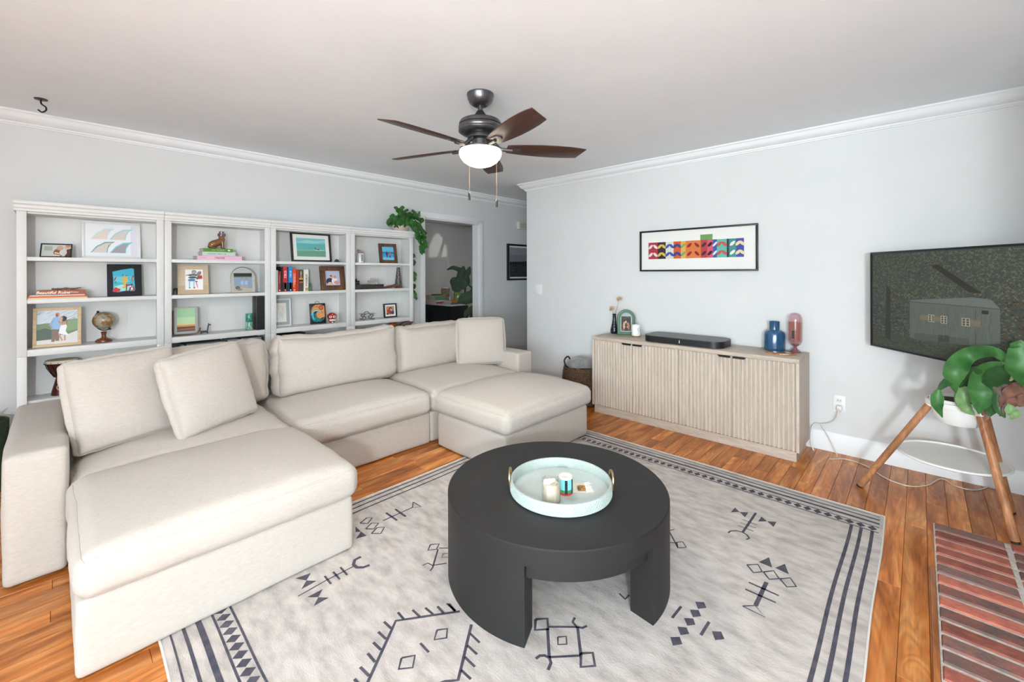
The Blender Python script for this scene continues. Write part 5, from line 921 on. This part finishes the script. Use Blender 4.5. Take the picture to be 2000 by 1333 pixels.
def book(name, label, x0, x1, y0, y1, z0, z1, col, flat=True, group=None, txt=(), rough=.5):
    rt = root(name, label, 'book', ((x0+x1)/2, (y0+y1)/2, z0+.0003), group=group); m = mat('cover_'+col, col, rough); pg = mat('pages', 'e3ddd0', .8, c2='d2cbbd', scale=4, stretch=(1, 1, 60) if flat else (60, 1, 1))
    t = .0025
    if flat:
        G().box(x0, x1, y0, y1, z0+.0004, z0+t).build('cover', m, rt); G().box(x0, x1, y0, y1, z1-t, z1-.0002).build('cover', m, rt); G().box(x0, x1, y0, y0+t, z0+t, z1-t).build('spine', m, rt); G().box(x0+.003, x1-.003, y0+t+.0002, y1-.003, z0+t+.0001, z1-t-.0001).build('pages', pg, rt)
    else:
        G().box(x0+.0003, x0+t, y0, y1, z0+.0005, z1).build('cover', m, rt); G().box(x1-t, x1-.0003, y0, y1, z0+.0005, z1).build('cover', m, rt); G().box(x0+t, x1-t, y0, y0+t, z0+.0005, z1).build('spine', m, rt); G().box(x0+t, x1-t, y0+t+.0002, y1-.003, z0+.003, z1-.003).build('pages', pg, rt)
    for (s_, size, tc, fx, fz, kw) in txt:
        M = Matrix.Translation(((fx-.5)*(x1-x0), (y0-(y0+y1)/2)-.0006, (fz)*(z1-z0)))
        if not flat: M = M @ Matrix.Rotation(R(90), 4, 'Y')
        text('lettering', s_, size, mat('ink_'+tc, tc, .6), rt, M, **kw)
    return rt
FB = 4.178; gA = 'books lying on the left shelf'; gB = 'books stacked under the dog figurine'; gC = 'upright books in the third bookcase'
book('magazine', 'thin cream magazine at the bottom of the left book pile', -.113, .163, FB, 4.36, Z2, Z2+.008, 'e6d6a0', group=gA); book('magazine', 'thin orange magazine in the left book pile', -.112, .162, FB, 4.355, Z2+.0085, Z2+.019, 'd96a3c', group=gA); book('magazine', 'thin white booklet under the rust-coloured novel', -.105, .15, FB+.005, 4.35, Z2+.0195, Z2+.0255, 'e9e9ea', group=gA)
book('novel', 'rust-coloured novel titled Beautiful Ruins lying on top of the left pile', -.075, .154, FB+.004, 4.34, Z2+.026, Z2+.056, 'a04a2c', group=gA, txt=[('Beautiful Ruins', .026, 'f3ead6', .33, .48, dict(shear=.25, bold=.0006)), ('Jess Walter', .015, 'f3ead6', .7, .5, dict(shear=.25))])
dw = G().tube(smooth_pts([(-.005, 4.25, Z2+.064), (.03, 4.26, Z2+.062), (.06, 4.25, Z2+.066), (.1, 4.255, Z2+.063), (.135, 4.245, Z2+.072)], 6), [.006, .007, .006, .005, .007, .008, .007, .006, .006, .005, .006, .007, .008, .007, .006, .005, .005, .006, .005, .004, .004, .004, .003, .003, .002], 7)
tag(dw.build('driftwood', mat('driftwood', '8f7a62', .9, c2='5f4e3c', scale=30, bump=.8), org=(.06, 4.25, Z2+.058), smooth=True), 'gnarled grey-brown stick lying on the rust-coloured novel', 'driftwood')
book('large_book', 'pink hardback at the bottom of the stack under the dog figurine', .787, 1.098, FB, 4.345, Z1, Z1+.034, 'e6b9d0', group=gB, ); book('large_book', 'pale sage hardback in the middle of the stack under the dog figurine', .82, 1.05, FB+.002, 4.34, Z1+.0345, Z1+.067, 'c3d0c5', group=gB); book('large_book', 'bright green hardback directly under the dog figurine', .828, 1.034, FB+.005, 4.33, Z1+.0675, Z1+.095, '4c8a22', group=gB)
glyphs(D.objects['large_book'], .94, Z1+.017, .07, .013, FB-.0004, 8, mat('ink_a5302f', 'a5302f', .6), 1); glyphs(D.objects['large_book'], .83, Z1+.019, .04, .006, FB-.0004, 9, mat('ink_b58a98', 'b58a98', .6), 2); glyphs(D.objects['large_book.001'], .92, Z1+.05, .13, .012, FB+.0016, 17, mat('ink_8b968c', '8b968c', .6), 3); glyphs(D.objects['large_book.002'], .93, Z1+.081, .09, .007, FB+.0046, 16, mat('ink_cfe0b0', 'a9c585', .6), 4)
G().prism([(x, FB+.0045, z) for x, z in ell(1.005, Z1+.081, .009, .006, 12)], (0, -.0004, 0)).build('badge', m_white, D.objects['large_book.002'])
sp = [('thin pale green paperback first in the upright row', 1.36, 1.383, .195, 'b9c8bb'), ('thin dark red paperback beside the pale green one', 1.386, 1.407, .185, '8a2a2c'), ('black hardback between the dark red and bright red books', 1.409, 1.423, .227, '1b1a1c'), ('thick bright red novel with white title on the spine', 1.425, 1.463, .228, 'c0202f'), ('thick bright blue novel with pale title on the spine', 1.472, 1.506, .226, '1f86c8'), ('orange paperback with white lettering on the spine', 1.509, 1.537, .208, 'e0491c'), ('narrow dark orange book next to the flame-spined one', 1.539, 1.561, .198, 'b03216'), ('dark brown book with an orange flame band on the spine', 1.563, 1.6, .2, '4a3f3c'), ('cream hardback at the right end of the upright row', 1.606, 1.648, .202, 'e6e2d4')]
tx = {3: (.5, .68, .45, .3, 4, 'f2ece4'), 4: (.5, .7, .4, .28, 5, 'cfe6f4'), 5: (.3, .5, .3, .62, 11, 'f6e6d8'), 1: (.5, .62, .35, .4, 7, 'd8a08a'), 8: (.6, .5, .4, .56, 9, '6b6258'), 7: (.5, .78, .3, .3, 7, 'd9c9a8')}
for i, (lb, a, b, h, c) in enumerate(sp):
    rt = book('novel', lb, a, b, 4.185, 4.33, Z2, Z2+h, c, False, gC)
    if i in tx: u_, v_, ww, hh, n_, cc = tx[i]; glyphs(rt, a+(b-a)*u_, Z2+h*v_, (b-a)*ww, h*hh, 4.1839, n_, mat('ink_'+cc, cc, .6), i, True)
    if i == 5: glyphs(rt, a+(b-a)*.7, Z2+h*.55, (b-a)*.3, h*.5, 4.1839, 9, mat('ink_f6e6d8', 'f6e6d8', .6), 15, True)
    def patch(nm, m, u0, u1, v0, v1): w_ = b-a; G().box(a+w_*u0, a+w_*u1, 4.1842, 4.185, Z2+h*v0, Z2+h*v1).build(nm, m, rt)
    if i == 3: patch('spine_band', mat('ink_dark', '3a2a2c', .5), .02, .98, .02, .36); patch('figure', mat('ink_red', 'c82436', .5), .3, .7, .12, .36)
    if i == 4: patch('spine_band', mat('ink_navy', '16222e', .5), .02, .98, .02, .36); patch('figure', mat('ink_blue', '1f86c8', .5), .3, .7, .12, .38)
    if i == 7: patch('flame_band', mat('ink_flame', 'e09a3a', .5), .05, .95, .54, .62); patch('dark_band', m_hdl, .05, .95, .45, .54); patch('ember_band', mat('ink_ember', 'c9703a', .5), .2, .95, .4, .45)  # black band printed on the spine below the flame
    if i == 8: patch('gold_figure', mat('ink_gold', 'b59a4a', .5), .35, .95, .02, .16)
    if i in (1, 3, 4, 5): G().prism([((a+b)/2+x, 4.1838, Z2+.014+z) for x, z in ell(0, 0, .005, .005, 10)], (0, -.0004, 0)).build('publisher_mark', m_white, rt)
# ------------------------------------------------------------------ small ornaments
def ornament(name, label, cat, c, parts, m):
    g = G()
    for p in parts:
        if p[0] == 'b': g.ball([c[i]+p[1][i] for i in range(3)], p[2], 16, 10)
        elif p[0] == 't': g.tube([[c[i]+q_[i] for i in range(3)] for q_ in p[1]], p[2], 10)
        elif p[0] == 'x': g.box(c[0]+p[1], c[0]+p[2], c[1]+p[3], c[1]+p[4], c[2]+p[5], c[2]+p[6])
        elif p[0] == 'l': g.lathe(p[1], c, p[2] if len(p) > 2 else 20)
    return tag(g.build(name, m, org=c, smooth=True, angle=60), label, cat)
dg = root('dog_figurine', 'glossy amber-brown ceramic sitting dog on the green book', 'figurine', (.93, 4.25, Z1+.0955)); dz = Z1+.0955
m_dog = mat('amber_glaze', '8a5a2c', .12, c2='6b4434', scale=14, coat=.6)
g = G(); g.tube(smooth_pts([(.884, 4.25, dz+.02), (.905, 4.25, dz+.036), (.935, 4.25, dz+.05), (.965, 4.25, dz+.07), (.968, 4.25, dz+.1)], 5), [.018, .022, .025, .027, .028, .029, .03, .031, .03, .029, .029, .028, .028, .027, .026, .026, .025, .024, .023, .022, .021], 14); g.ball((.895, 4.25, dz+.02), (.026, .03, .02), 14, 10)
for dy in (-.013, .013): g.tube([(.972, 4.25+dy, dz+.06), (.974, 4.25+dy, dz+.006)], [.013, .009], 10); g.ball((.978, 4.25+dy, dz+.0065), (.012, .009, .006), 10, 6); g.ball((.91, 4.25+dy*1.9, dz+.0085), (.024, .008, .008), 10, 6)
g.build('body', m_dog, dg, smooth=True)
g = G(); g.lathe([(.016, .085), (.021, .1), (.024, .115), (.022, .128), (.015, .126), (.015, .112), (.017, .11), (.019, .145), (.018, .146), (0, .146)], (.968, 4.25, dz), 20); h_ = g.build('head', mat('purple_glaze', '6f5a5e', .15, coat=.5), dg, smooth=True)
for dx in (-.024, .024): G().ball((.968+dx, 4.25, dz+.118), (.006, .008, .013), 8, 6).build('ear', m_dog, dg, smooth=True)
dx0 = .85; ornament('dachshund_figurine', 'tiny blue-brown glass long-necked animal figure by the seascape', 'figurine', (dx0, 4.245, Z3+.0005), [('t', [(-.03, 0, .018), (0, 0, .016), (.018, 0, .018)], .0085), ('t', [(.016, 0, .016), (.02, 0, .045), (.023, 0, .066)], .0055), ('b', (.03, 0, .07), (.011, .006, .006)), ('t', [(-.03, 0, .02), (-.04, 0, .026)], .003), ('t', [(-.024, .005, .015), (-.024, .005, 0)], .004), ('t', [(.016, .005, .015), (.016, .005, 0)], .004), ('t', [(-.024, -.005, .015), (-.024, -.005, 0)], .004), ('t', [(.016, -.005, .015), (.016, -.005, 0)], .004), ('b', (.023, -.004, .079), (.004, .003, .006))], mat('teal_glass', '2c4a58', .1, c2='4a2c24', scale=40, coat=.5))
m_tc = mat('teal_mosaic', '3f8a78', .25, c2='a9c9a8', scale=55, coat=.3, detail=1, bump=.4)
for k, (z, lb) in enumerate(((0, 'lower of two stacked green mosaic glass tumblers'), (.0715, 'upper of two stacked green mosaic glass tumblers'))):
    ornament('mosaic_tumbler', lb, 'tumbler', (1.168, 4.235, Z3+.0006+z), [('l', [(0, 0), (.026, 0), (.029, .004), (.03, .03), (.03, .066), (.0285, .07), (.026, .07), (.026, .006), (0, .006)], 12)], m_tc if k == 0 else mat('teal_mosaic_dark', '256a60', .25, c2='4fa08c', scale=55, coat=.3, detail=1, bump=.4))['group'] = 'stacked mosaic tumblers'
sk = root('black_speaker', 'tall narrow black speaker standing at the right end of a shelf', 'speaker', (1.237, 4.22, Z3+.0005)); G().box(1.2025, 1.2695, 4.167, 4.275, Z3+.0008, 1.158).build('cabinet', mat('speaker_wood', '2a2827', .5, c2='343130', scale=20, stretch=(1, 1, .1)), sk, bev=.003); G().box(1.207, 1.265, 4.1655, 4.1668, Z3+.006, 1.152).build('grille', m_hdl, sk)
ornament('dark_stone', 'small dark domed ornament beside the large black frame', 'ornament', (1.95, 4.25, Z1+.0005), [('b', (0, 0, .008), (.022, .02, .024)), ('b', (0, 0, .0045), (.036, .028, .005))], mat('dark_purple', '2a2330', .4))
ct = root('cactus_bookend', 'green ceramic cactus bookend at the end of the book row', 'bookend', (1.672, 4.25, Z2+.0005)); m_cac = mat('cactus_glaze', '2f5a48', .3, c2='3f7058', scale=30, coat=.3)
g = G(); g.box(1.651, 1.695, 4.2, 4.3, Z2+.0008, Z2+.008)
def ribbed(cx, cy, z0, z1, r_): 
    prof = [(0, z0), (r_, z0), (r_*1.05, z0+(z1-z0)*.4), (r_, z1-r_*.7), (r_*.6, z1-r_*.2), (0, z1)]; k0 = len(g.v); g.lathe(prof, (cx, cy, 0), 24)
    for v in g.v[k0:]: a = math.atan2(v.y-cy, v.x-cx); s_ = 1+.08*math.cos(a*8); v.x = cx+(v.x-cx)*s_; v.y = cy+(v.y-cy)*s_
ribbed(1.664, 4.245, Z2+.006, Z2+.137, .012); ribbed(1.684, 4.24, Z2+.006, Z2+.075, .0105); g.build('body', m_cac, ct, smooth=True)
sk_ = root('red_skull', 'small red painted skull with white teeth', 'figurine', (1.888, 4.225, Z3+.0005), (0, 0, R(-18))); m_rs = mat('red_paint', 'b02420', .3, c2='8e1a18', scale=20, coat=.3)
g = G(); g.ball((0, 0, .065), (.044, .046, .038), 20, 14); g.ball((0, -.006, .03), (.034, .036, .03), 18, 12)
for v in g.v: v.z = max(v.z, .0005)
g.build('skull', m_rs, sk_, local=True, smooth=True, angle=80)
m_pr = print_mat(); S = []
g = G()
for sx in (-1, 1):
    for c, r_, y in (('f0ead8', .012, -.0485), ('2a2a2c', .0065, -.0492)): g.poly([(sx*.017+r_*math.cos(t), y+.012*abs(0), .064+r_*math.sin(t)) for t in [2*PI*k/14 for k in range(14)]], c)
g.poly([(-.027, -.0472, .024), (.027, -.0472, .024), (.027, -.0472, .04), (-.027, -.0472, .04)], 'e8e2d2')
for k in range(6): x = -.0225+.009*k; g.poly([(x-.0005, -.0476, .024), (x+.0005, -.0476, .024), (x+.0005, -.0476, .04), (x-.0005, -.0476, .04)], '4a2a26')
g.poly([(-.004, -.049, .047), (.004, -.049, .047), (0, -.049, .056)], '2a1a1a'); g.poly([(0, -.045, .082), (.007, -.045, .088), (0, -.045, .094), (-.007, -.045, .088)], 'e0a040'); g.poly([(-.005, -.0425, .005), (.005, -.0425, .005), (.008, -.0425, .016), (-.008, -.0425, .016)], 'e8e2d2'); g.build('painted_face', m_pr, sk_, local=True)
mg = root('lettered_mug', 'white metal mug with black letters and a small animal on top', 'mug', (2.2, 4.25, Z1+.0005), (0, 0, R(-20)))
G().lathe([(0, .0005), (.037, .0005), (.04, .004), (.04, .085), (.036, .095), (.03, .1), (0, .1)], (0, 0, 0), 28).build('body', mat('enamel', 'd9dadc', .25, .2), mg, local=True, smooth=True)
g = G(); g.ball((-.006, 0, .116), (.024, .017, .016), 14, 10); g.ball((-.02, -.004, .128), (.013, .011, .012), 12, 8); g.ball((.016, 0, .112), (.012, .012, .012), 12, 8); g.build('animal', mat('pewter', '9a8c88', .4, .3), mg, local=True, smooth=True)
g = G()
for k in range(4): z_ = .022+.017*k; g.poly([(.0, -.0413, z_), (.024, -.0413, z_), (.024, -.0413, z_+.005), (.0, -.0413, z_+.005)]); g.poly([(.001+.012*(k % 2), -.0414, z_), (.006+.012*(k % 2), -.0414, z_), (.011+.012*((k+1) % 2), -.0414, z_+.014), (.006+.012*((k+1) % 2), -.0414, z_+.014)])
g.build('lettering', m_hdl, mg, local=True)
G().tube(smooth_pts([(-.039, 0, .075), (-.06, 0, .07), (-.062, 0, .04), (-.039, 0, .025)], 5), .0045, 8).build('handle', mat('enamel', 'd9dadc', .25, .2), mg, local=True, smooth=True)
# chess set
chs = root('chess_board', 'dark carved chess board box on the middle shelf of the rightmost bookcase', 'chess board', (2.275, 4.27, Z2+.0005)); G().box(2.105, 2.438, 4.19, 4.36, Z2+.0008, Z2+.045).build('box', mat('ebony', '242323', .45, c2='36322f', scale=40, bump=.5), chs, bev=.003); G().box(2.103, 2.44, 4.188, 4.362, Z2+.0452, Z2+.049).build('board', mat('board_top', '3a3735', .4), chs, bev=.001)
def chessman(kind, x, y, m, lb, grp):
    h = .042 if kind == 0 else .06; r_ = .0085 if kind == 0 else .0095
    prof = [(0, 0), (r_, 0), (r_, .005), (r_*.75, .008), (r_*.42, .014), (r_*.38, h*.6), (r_*.7, h*.66), (r_*.4, h*.7), (r_*.66, h*.82), (r_*.5, h*.95), (0, h)]
    g = G().lathe(prof, (x, y, Z2+.0494), 10); 
    if kind: g.ball((x, y, Z2+.0494+h), .004, 8, 6)
    tag(g.build('chess_piece', m, org=(x, y, Z2+.0494), smooth=True), lb, 'chess piece', grp)
m_cb, m_cw = mat('chess_black', '1d1c1e', .3), mat('chess_white', 'b9b2aa', .35)
for k in range(8):
    y = 4.205+.0195*k
    for x, kd in ((2.135, 1), (2.165, 0)): chessman(kd, x, y, m_cb, 'dark chess piece in the ranks at the left of the board', 'dark chess pieces')
    for x, kd in ((2.37, 1), (2.335, 0)): chessman(kd, x, y, m_cw, 'pale chess piece in the ranks at the right of the board', 'pale chess pieces')
ornament('carved_hand', 'reddish-brown carved wooden piece lying in front of the tall vase', 'carving', (2.56, 4.25, Z2+.0005), [('t', [(-.1, -.01, .008), (-.05, -.005, .014), (0, 0, .022), (.05, 0, .026), (.09, 0, .02)], .0135), ('b', (.055, 0, .03), (.035, .02, .018)), ('b', (-.02, 0, .018), (.04, .018, .014)), ('t', [(-.1, -.015, .005), (-.13, -.02, .006)], .005), ('t', [(.08, -.01, .012), (.13, -.015, .008)], .008)], mat('carved_wood', '5a3226', .35, c2='7a4a38', scale=30, coat=.3, bump=.5))
ornament('tall_vase', 'tall tapering dark mosaic vase at the right end of the shelf', 'vase', (2.69, 4.31, Z2+.0005), [('l', [(0, 0), (.036, 0), (.04, .006), (.039, .05), (.03, .12), (.021, .19), (.018, .232), (.016, .232), (.018, .19), (0, .18)], 24)], mat('dark_mosaic', '3a322e', .3, c2='8a8078', scale=90, detail=1, ramp=(.5, .62), bump=.6))
ht = root('skate_trinket', 'small metal stand shaped like a tray on curled legs', 'ornament', (2.275, 4.25, Z3+.0005)); m_pew = mat('pewter_dark', '7a766c', .35, .6)
G().box(2.2, 2.352, 4.21, 4.29, Z3+.062, Z3+.067).build('tray', mat('tray_metal', '9c988c', .3, .6), ht, bev=.002)
for sx in (-1, 1):
    for sy in (-1, 1):
        P = smooth_pts([(2.276+sx*.035, 4.25+sy*.025, Z3+.06), (2.276+sx*.055, 4.25+sy*.028, Z3+.045), (2.276+sx*.03, 4.25+sy*.03, Z3+.025), (2.276+sx*.052, 4.25+sy*.03, Z3+.005), (2.276+sx*.066, 4.25+sy*.03, Z3+.016)], 5); G().tube(P, .005, 8).build('leg', m_pew, ht, smooth=True)
G().tube(smooth_pts([(2.24, 4.25, Z3+.066), (2.25, 4.25, Z3+.08), (2.28, 4.25, Z3+.084), (2.3, 4.25, Z3+.068)], 5), .004, 8).build('handle', mat('copper_brown', '6b4636', .4, .4), ht, smooth=True)
# green planter bag at far left
bg = root('green_bucket', 'dark green fabric bucket of toys between sofa arm and back wall', 'bucket', (-.235, 4.12, 0)); G().lathe([(0, .001), (.1, .001), (.115, .02), (.125, .3), (.13, .44), (.126, .445), (.12, .44), (.11, .3), (0, .3)], (-.32, 4.2, 0), 36).build('bag', mat('green_canvas', '37492a', .9, c2='2c3a24', scale=12, bump=.3), bg, smooth=True)
tag(G().ball((-.31, 4.19, .43), (.07, .07, .06), 16, 10).build('wooden_toy', mat('toy_wood', '8a5f48', .5), org=(-.31, 4.19, .37), smooth=True), 'brown wooden toy sticking out of the green bucket', 'toy'); tag(G().prism([(-.35, 4.1, .43), (-.27, 4.12, .5), (-.25, 4.15, .51), (-.3, 4.14, .43)], (.0, .02, .0)).build('green_toy', mat('toy_green', '3f9a4a', .4), org=(-.31, 4.12, .43), bev=.002), 'bright green plastic toy edge in the green bucket', 'toy')
# ------------------------------------------------------------------ trailing pothos on the right bookcase
po = root('trailing_pothos', 'heart-leaved trailing plant in a blush pot on top of the rightmost bookcase', 'plant', (2.705, 4.29, 1.8225)); pc = (2.705, 4.29, 1.8225)
G().lathe([(0, .0005), (.075, .0005), (.082, .008), (.094, .05), (.1, .1), (.094, .1), (.088, .06), (0, .055)], pc, 32).build('pot', mat('blush_pot', 'cdb5a4', .5, c2='d8cbc0', scale=3, stretch=(.2, .2, 6)), po, smooth=True)
G().lathe([(0, .09), (.094, .086)], pc, 24).build('soil', mat('soil', '3a2c22', .95, c2='55402f', scale=60, bump=1), po)
def heart():
    g = G(); rows = [(0, .0), (.06, .2), (.2, .42), (.4, .46), (.6, .38), (.8, .2), (1, .0)]; V = []; F = []
    for i, (t, w_) in enumerate(rows):
        for j in range(5): s = -1+j/2; V.append((t-.12*(abs(s) if i < 2 else 0), s*w_, -.14*abs(s)*w_*2-.22*t*t))
    for i in range(len(rows)-1):
        for j in range(4): F.append((i*5+j, i*5+j+1, (i+1)*5+j+1, (i+1)*5+j))
    return g.add(V, F)
m_po = [mat('pothos_a', '2a5c22', .35, c2='3f7a30', scale=3), mat('pothos_b', '1f4a1c', .35, c2='32662a', scale=3)]; hearts = []
for m in m_po:
    o = heart().build('leaf', m, po, local=True, smooth=True, angle=180); hearts.append(o.data); D.objects.remove(o)
q = random.Random(17); vine = G()
def add_leaf(p, sz, yaw, pitch, k, roll=0):
    o = D.objects.new('leaf', hearts[k % 2]); COL.objects.link(o); o.parent = po; o.matrix_local = Matrix.Translation(Vector(p)-Vector(pc)) @ Matrix.Rotation(yaw, 4, 'Z') @ Matrix.Rotation(pitch, 4, 'Y') @ Matrix.Rotation(roll, 4, 'X') @ Matrix.Scale(sz, 4)
for k in range(62):
    a = q.uniform(0, 2*PI) if k < 46 else q.uniform(PI*.85, PI*1.5); el = q.uniform(-.1, 1.25) if k < 46 else q.uniform(-.35, .7); r_ = q.uniform(.1, .2); p = Vector((pc[0]+.05, pc[1]-.02, pc[2]+.12))+Vector((math.cos(a)*math.cos(el)*r_*1.15, math.sin(a)*math.cos(el)*r_*.55-.02, math.sin(el)*r_*.95))
    if p.y > 4.40: p.y = 4.40-q.uniform(0, .06)
    vine.tube(smooth_pts([(pc[0]+q.uniform(-.03, .03), pc[1]+q.uniform(-.03, .03), pc[2]+.09), (Vector(pc)+p)/2+Vector((0, 0, .07)), p], 3), .0018, 5)
    add_leaf(p, q.uniform(.06, .085), math.atan2(-1, -.9)+q.uniform(-.9, .9), q.uniform(.5, 1.3), k, q.uniform(-.4, .4))
def trail(pts, leaves, sz=.06):
    P = smooth_pts(pts, 8); vine.tube(P, .002, 5)
    for k, t in enumerate(leaves):
        p = P[min(int(t*(len(P)-1)), len(P)-1)]; add_leaf(p+Vector((q.uniform(-.01, .01), q.uniform(-.03, -.005), 0)), sz*q.uniform(.85, 1.15), math.atan2(-1, -.7)+q.choice((-1, 1))*q.uniform(.2, 1.0), q.uniform(.7, 1.3), k, q.uniform(-.3, .3))
trail([(2.76, 4.25, 1.93), (2.82, 4.17, 1.95), (2.86, 4.13, 1.86), (2.87, 4.13, 1.74), (2.865, 4.14, 1.62)], [.25, .35, .45, .5, .58, .66, .74, .8, .88, .95, 1], .072)
trail([(2.77, 4.27, 1.93), (2.86, 4.2, 1.93), (2.93, 4.18, 1.86), (2.95, 4.18, 1.75), (2.93, 4.19, 1.64)], [.3, .42, .5, .58, .66, .74, .82, .9, 1], .072)
trail([(2.8, 4.27, 1.93), (2.85, 4.26, 1.88), (2.83, 4.24, 1.7), (2.84, 4.24, 1.45), (2.835, 4.24, 1.25), (2.85, 4.24, 1.1)], [.52, .56, .68, .71, .74, .84, .87, .93, .96, 1], .065)
trail([(2.7, 4.2, 1.93), (2.72, 4.12, 1.95), (2.76, 4.1, 1.88), (2.8, 4.1, 1.82), (2.83, 4.12, 1.75)], [.3, .45, .55, .65, .75, .85, 1], .075)
vine.build('vines', mat('vine', '5a7a3a', .6), po)
# ------------------------------------------------------------------ study beyond the doorway
m_nav = mat('navy_paint', '14161d', .45)
bf = root('study_console', 'dark navy console cabinet with arched panels and pale marble top in the study', 'console', (4.55, 6.2, 0)); bx0, bx1, by0, by1, bz = 4.345, 4.745, 5.445, 7.0, .85
G().box(bx0+.015, bx1-.015, by0+.015, by1-.015, .03, bz-.026).build('body', m_nav, bf, bev=.003); G().box(bx0, bx1, by0, by1, bz-.025, bz).build('top', mat('marble', 'd9dad9', .25, c2='bfc1c2', scale=5), bf, bev=.003)
for k in range(3):
    yc = by0+.27+.5*k; pts = [(bx0+.014, yc+y, z) for y, z in [(-.19, .1), (.19, .1)]+[(.19*math.cos(R(a)), .6+.19*math.sin(R(a))) for a in range(0, 181, 15)]]; G().prism(pts, (-.012, 0, 0)).build('arched_panel', mat('navy_panel', '1b1e27', .45), bf)
for x in (bx0+.04, bx1-.04):
    for y in (by0+.04, by1-.04): G().box(x-.02, x+.02, y-.02, y+.02, 0, .03).build('foot', m_nav, bf)
cols_ = [('c23a40', 'red'), ('e0e0dc', 'white'), ('3f9a6a', 'green'), ('7d8c98', 'slate blue'), ('9aa84a', 'olive')]; z = bz
for i, (c, nm) in enumerate(cols_): book('large_book', nm+' book in the pile on the study console', bx0+.03, bx0+.25+.01*(i % 2), 5.86+.01*i, 6.16, z, z+.026, c, group='books piled on the study console'); z += .0265
tag(G().box(bx0+.07, bx0+.2, 5.92, 6.05, z, z+.018).build('trinket_box', mat('trinket', '6b4a3a', .6), org=(bx0+.13, 5.98, z), bev=.003), 'small brown box on top of the study book pile', 'box')
book('large_book', 'blue-grey book lying flat beside the study vase', 4.40, 4.56, 5.50, 5.72, bz, bz+.022, '55677a', group='books beside the study vase'); book('large_book', 'orange book lying on the blue-grey one in the study', 4.41, 4.56, 5.50, 5.71, bz+.0225, bz+.062, 'c9822e', group='books beside the study vase')
sv = root('study_vase', 'green floral painted vase on the study console', 'vase', (4.64, 5.62, bz+.0005)); G().lathe([(0, .0005), (.05, .0005), (.062, .02), (.072, .09), (.068, .16), (.055, .2), (.058, .215), (.053, .215), (.048, .19), (0, .18)], (4.64, 5.62, bz), 28).build('body', mat('green_glaze', '7d8a3a', .2, c2='aab26a', scale=16, coat=.4), sv, smooth=True)
g = G(); q = random.Random(9)
for k in range(26): a, zz_ = math.atan2(-5.62, -4.64)+q.uniform(-1.4, .6), q.uniform(.03, .17); g.poly([(4.64+.0735*math.cos(a+.06*math.cos(t)), 5.62+.0735*math.sin(a+.06*math.cos(t)), bz+zz_+.008*math.sin(t)) for t in [2*PI*i/7 for i in range(7)]])
g.build('painted_flowers', mat('dark_flowers', '2c3524', .4), sv)
pf = root('study_plant', 'large dark-leaved plant standing beside the study console', 'plant', (4.95, 5.75, 0)); G().lathe([(0, .001), (.13, .001), (.16, .2), (.17, .34), (.16, .34), (.15, .2), (0, .28)], (4.95, 5.75, 0), 28).build('pot', mat('pot_white', 'f0efeb', .35), pf, smooth=True)
G().tube([(4.95, 5.75, .28), (4.9, 5.72, .8), (4.86, 5.7, 1.2)], .016, 8).build('stem', mat('dark_stem', '4a4a30', .7), pf, smooth=True)
def sp_(x, y, d=7.1): return px(x, y, d)
m_sl = mat('study_leaf', '1f331d', .65, c2='2b4426', scale=5)
for pts, ws in (([(905, 530), (895, 526), (884, 523), (873, 527)], [.02, .035, .03, .01]), ([(908, 560), (900, 545), (903, 530), (906, 520)], [.02, .06, .07, .01]), ([(912, 560), (900, 550), (888, 548), (884, 542)], [.06, .12, .1, .02]), ([(910, 560), (905, 550), (895, 560), (900, 568)], [.05, .12, .12, .04]), ([(909, 545), (914, 532), (918, 521)], [.02, .05, .01]), ([(906, 545), (915, 556), (925, 567), (927, 580)], [.01, .012, .012, .01]), ([(928, 560), (924, 566), (917, 571)], [.04, .04, .01]), ([(935, 578), (920, 580), (905, 585), (893, 592)], [.05, .09, .09, .01]), ([(935, 600), (922, 604), (912, 612), (907, 622)], [.03, .05, .05, .01]), ([(935, 612), (926, 616), (918, 625)], [.04, .06, .02])):
    leaf('leaf', [sp_(x, y, 6.6 if y < 575 else 6.35) for x, y in pts], ws, m_sl, pf, .25)
fs = root('study_photo_frame', 'thin upright silver frame behind the study vase', 'photo frame', (4.60, 5.9, bz+.0005), (R(-10), 0, R(-40))); frame_bars(fs, .16, .26, .008, -.006, .006, mat('silver', 'd8d8d4', .2, .8)); G().box(-.072, .072, -.002, .002, .008, .252).build('backing', mat('amber_photo', '9a7a4a', .5, c2='4a4038', scale=20), fs, local=True)
sun = D.lights.new('study_sunbeam', 'SPOT'); sun.energy = 380; sun.spot_size = R(16); sun.spot_blend = .1; sun.shadow_soft_size = .03; sun.color = (1, .95, .88)
so = D.objects.new('study_sunbeam', sun); COL.objects.link(so); so.location = (8.98, 2.97, 1.86); so.rotation_euler = (Vector((5.823, 7.7, 1.989))-so.location).to_track_quat('-Z', 'Y').to_euler()

# ------------------------------------------------------------------ made-up floor lamp, added behind the camera to light the room
fl = root('added_floor_lamp', 'made-up slim floor lamp with glowing globe, added behind the camera as a light source', 'floor lamp', (-.9, -.85, 0))
G().lathe([(0, .001), (.14, .001), (.14, .015), (.02, .025), (0, .025)], (-.9, -.85, 0), 32).build('base', m_hdl, fl, smooth=True)
G().tube([(-.9, -.85, .02), (-.9, -.85, 1.28)], .011, 10).build('pole', m_hdl, fl, smooth=True)
G().lathe([(0, 1.28), (.04, 1.28), (.04, 1.31), (0, 1.31)], (-.9, -.85, 0), 20).build('holder', m_hdl, fl, smooth=True)
G().ball((-.9, -.85, 1.415), .105, 32, 20).build('globe', mat('lit_globe', (.85, .945, 1), .5, emit=640), fl, smooth=True)
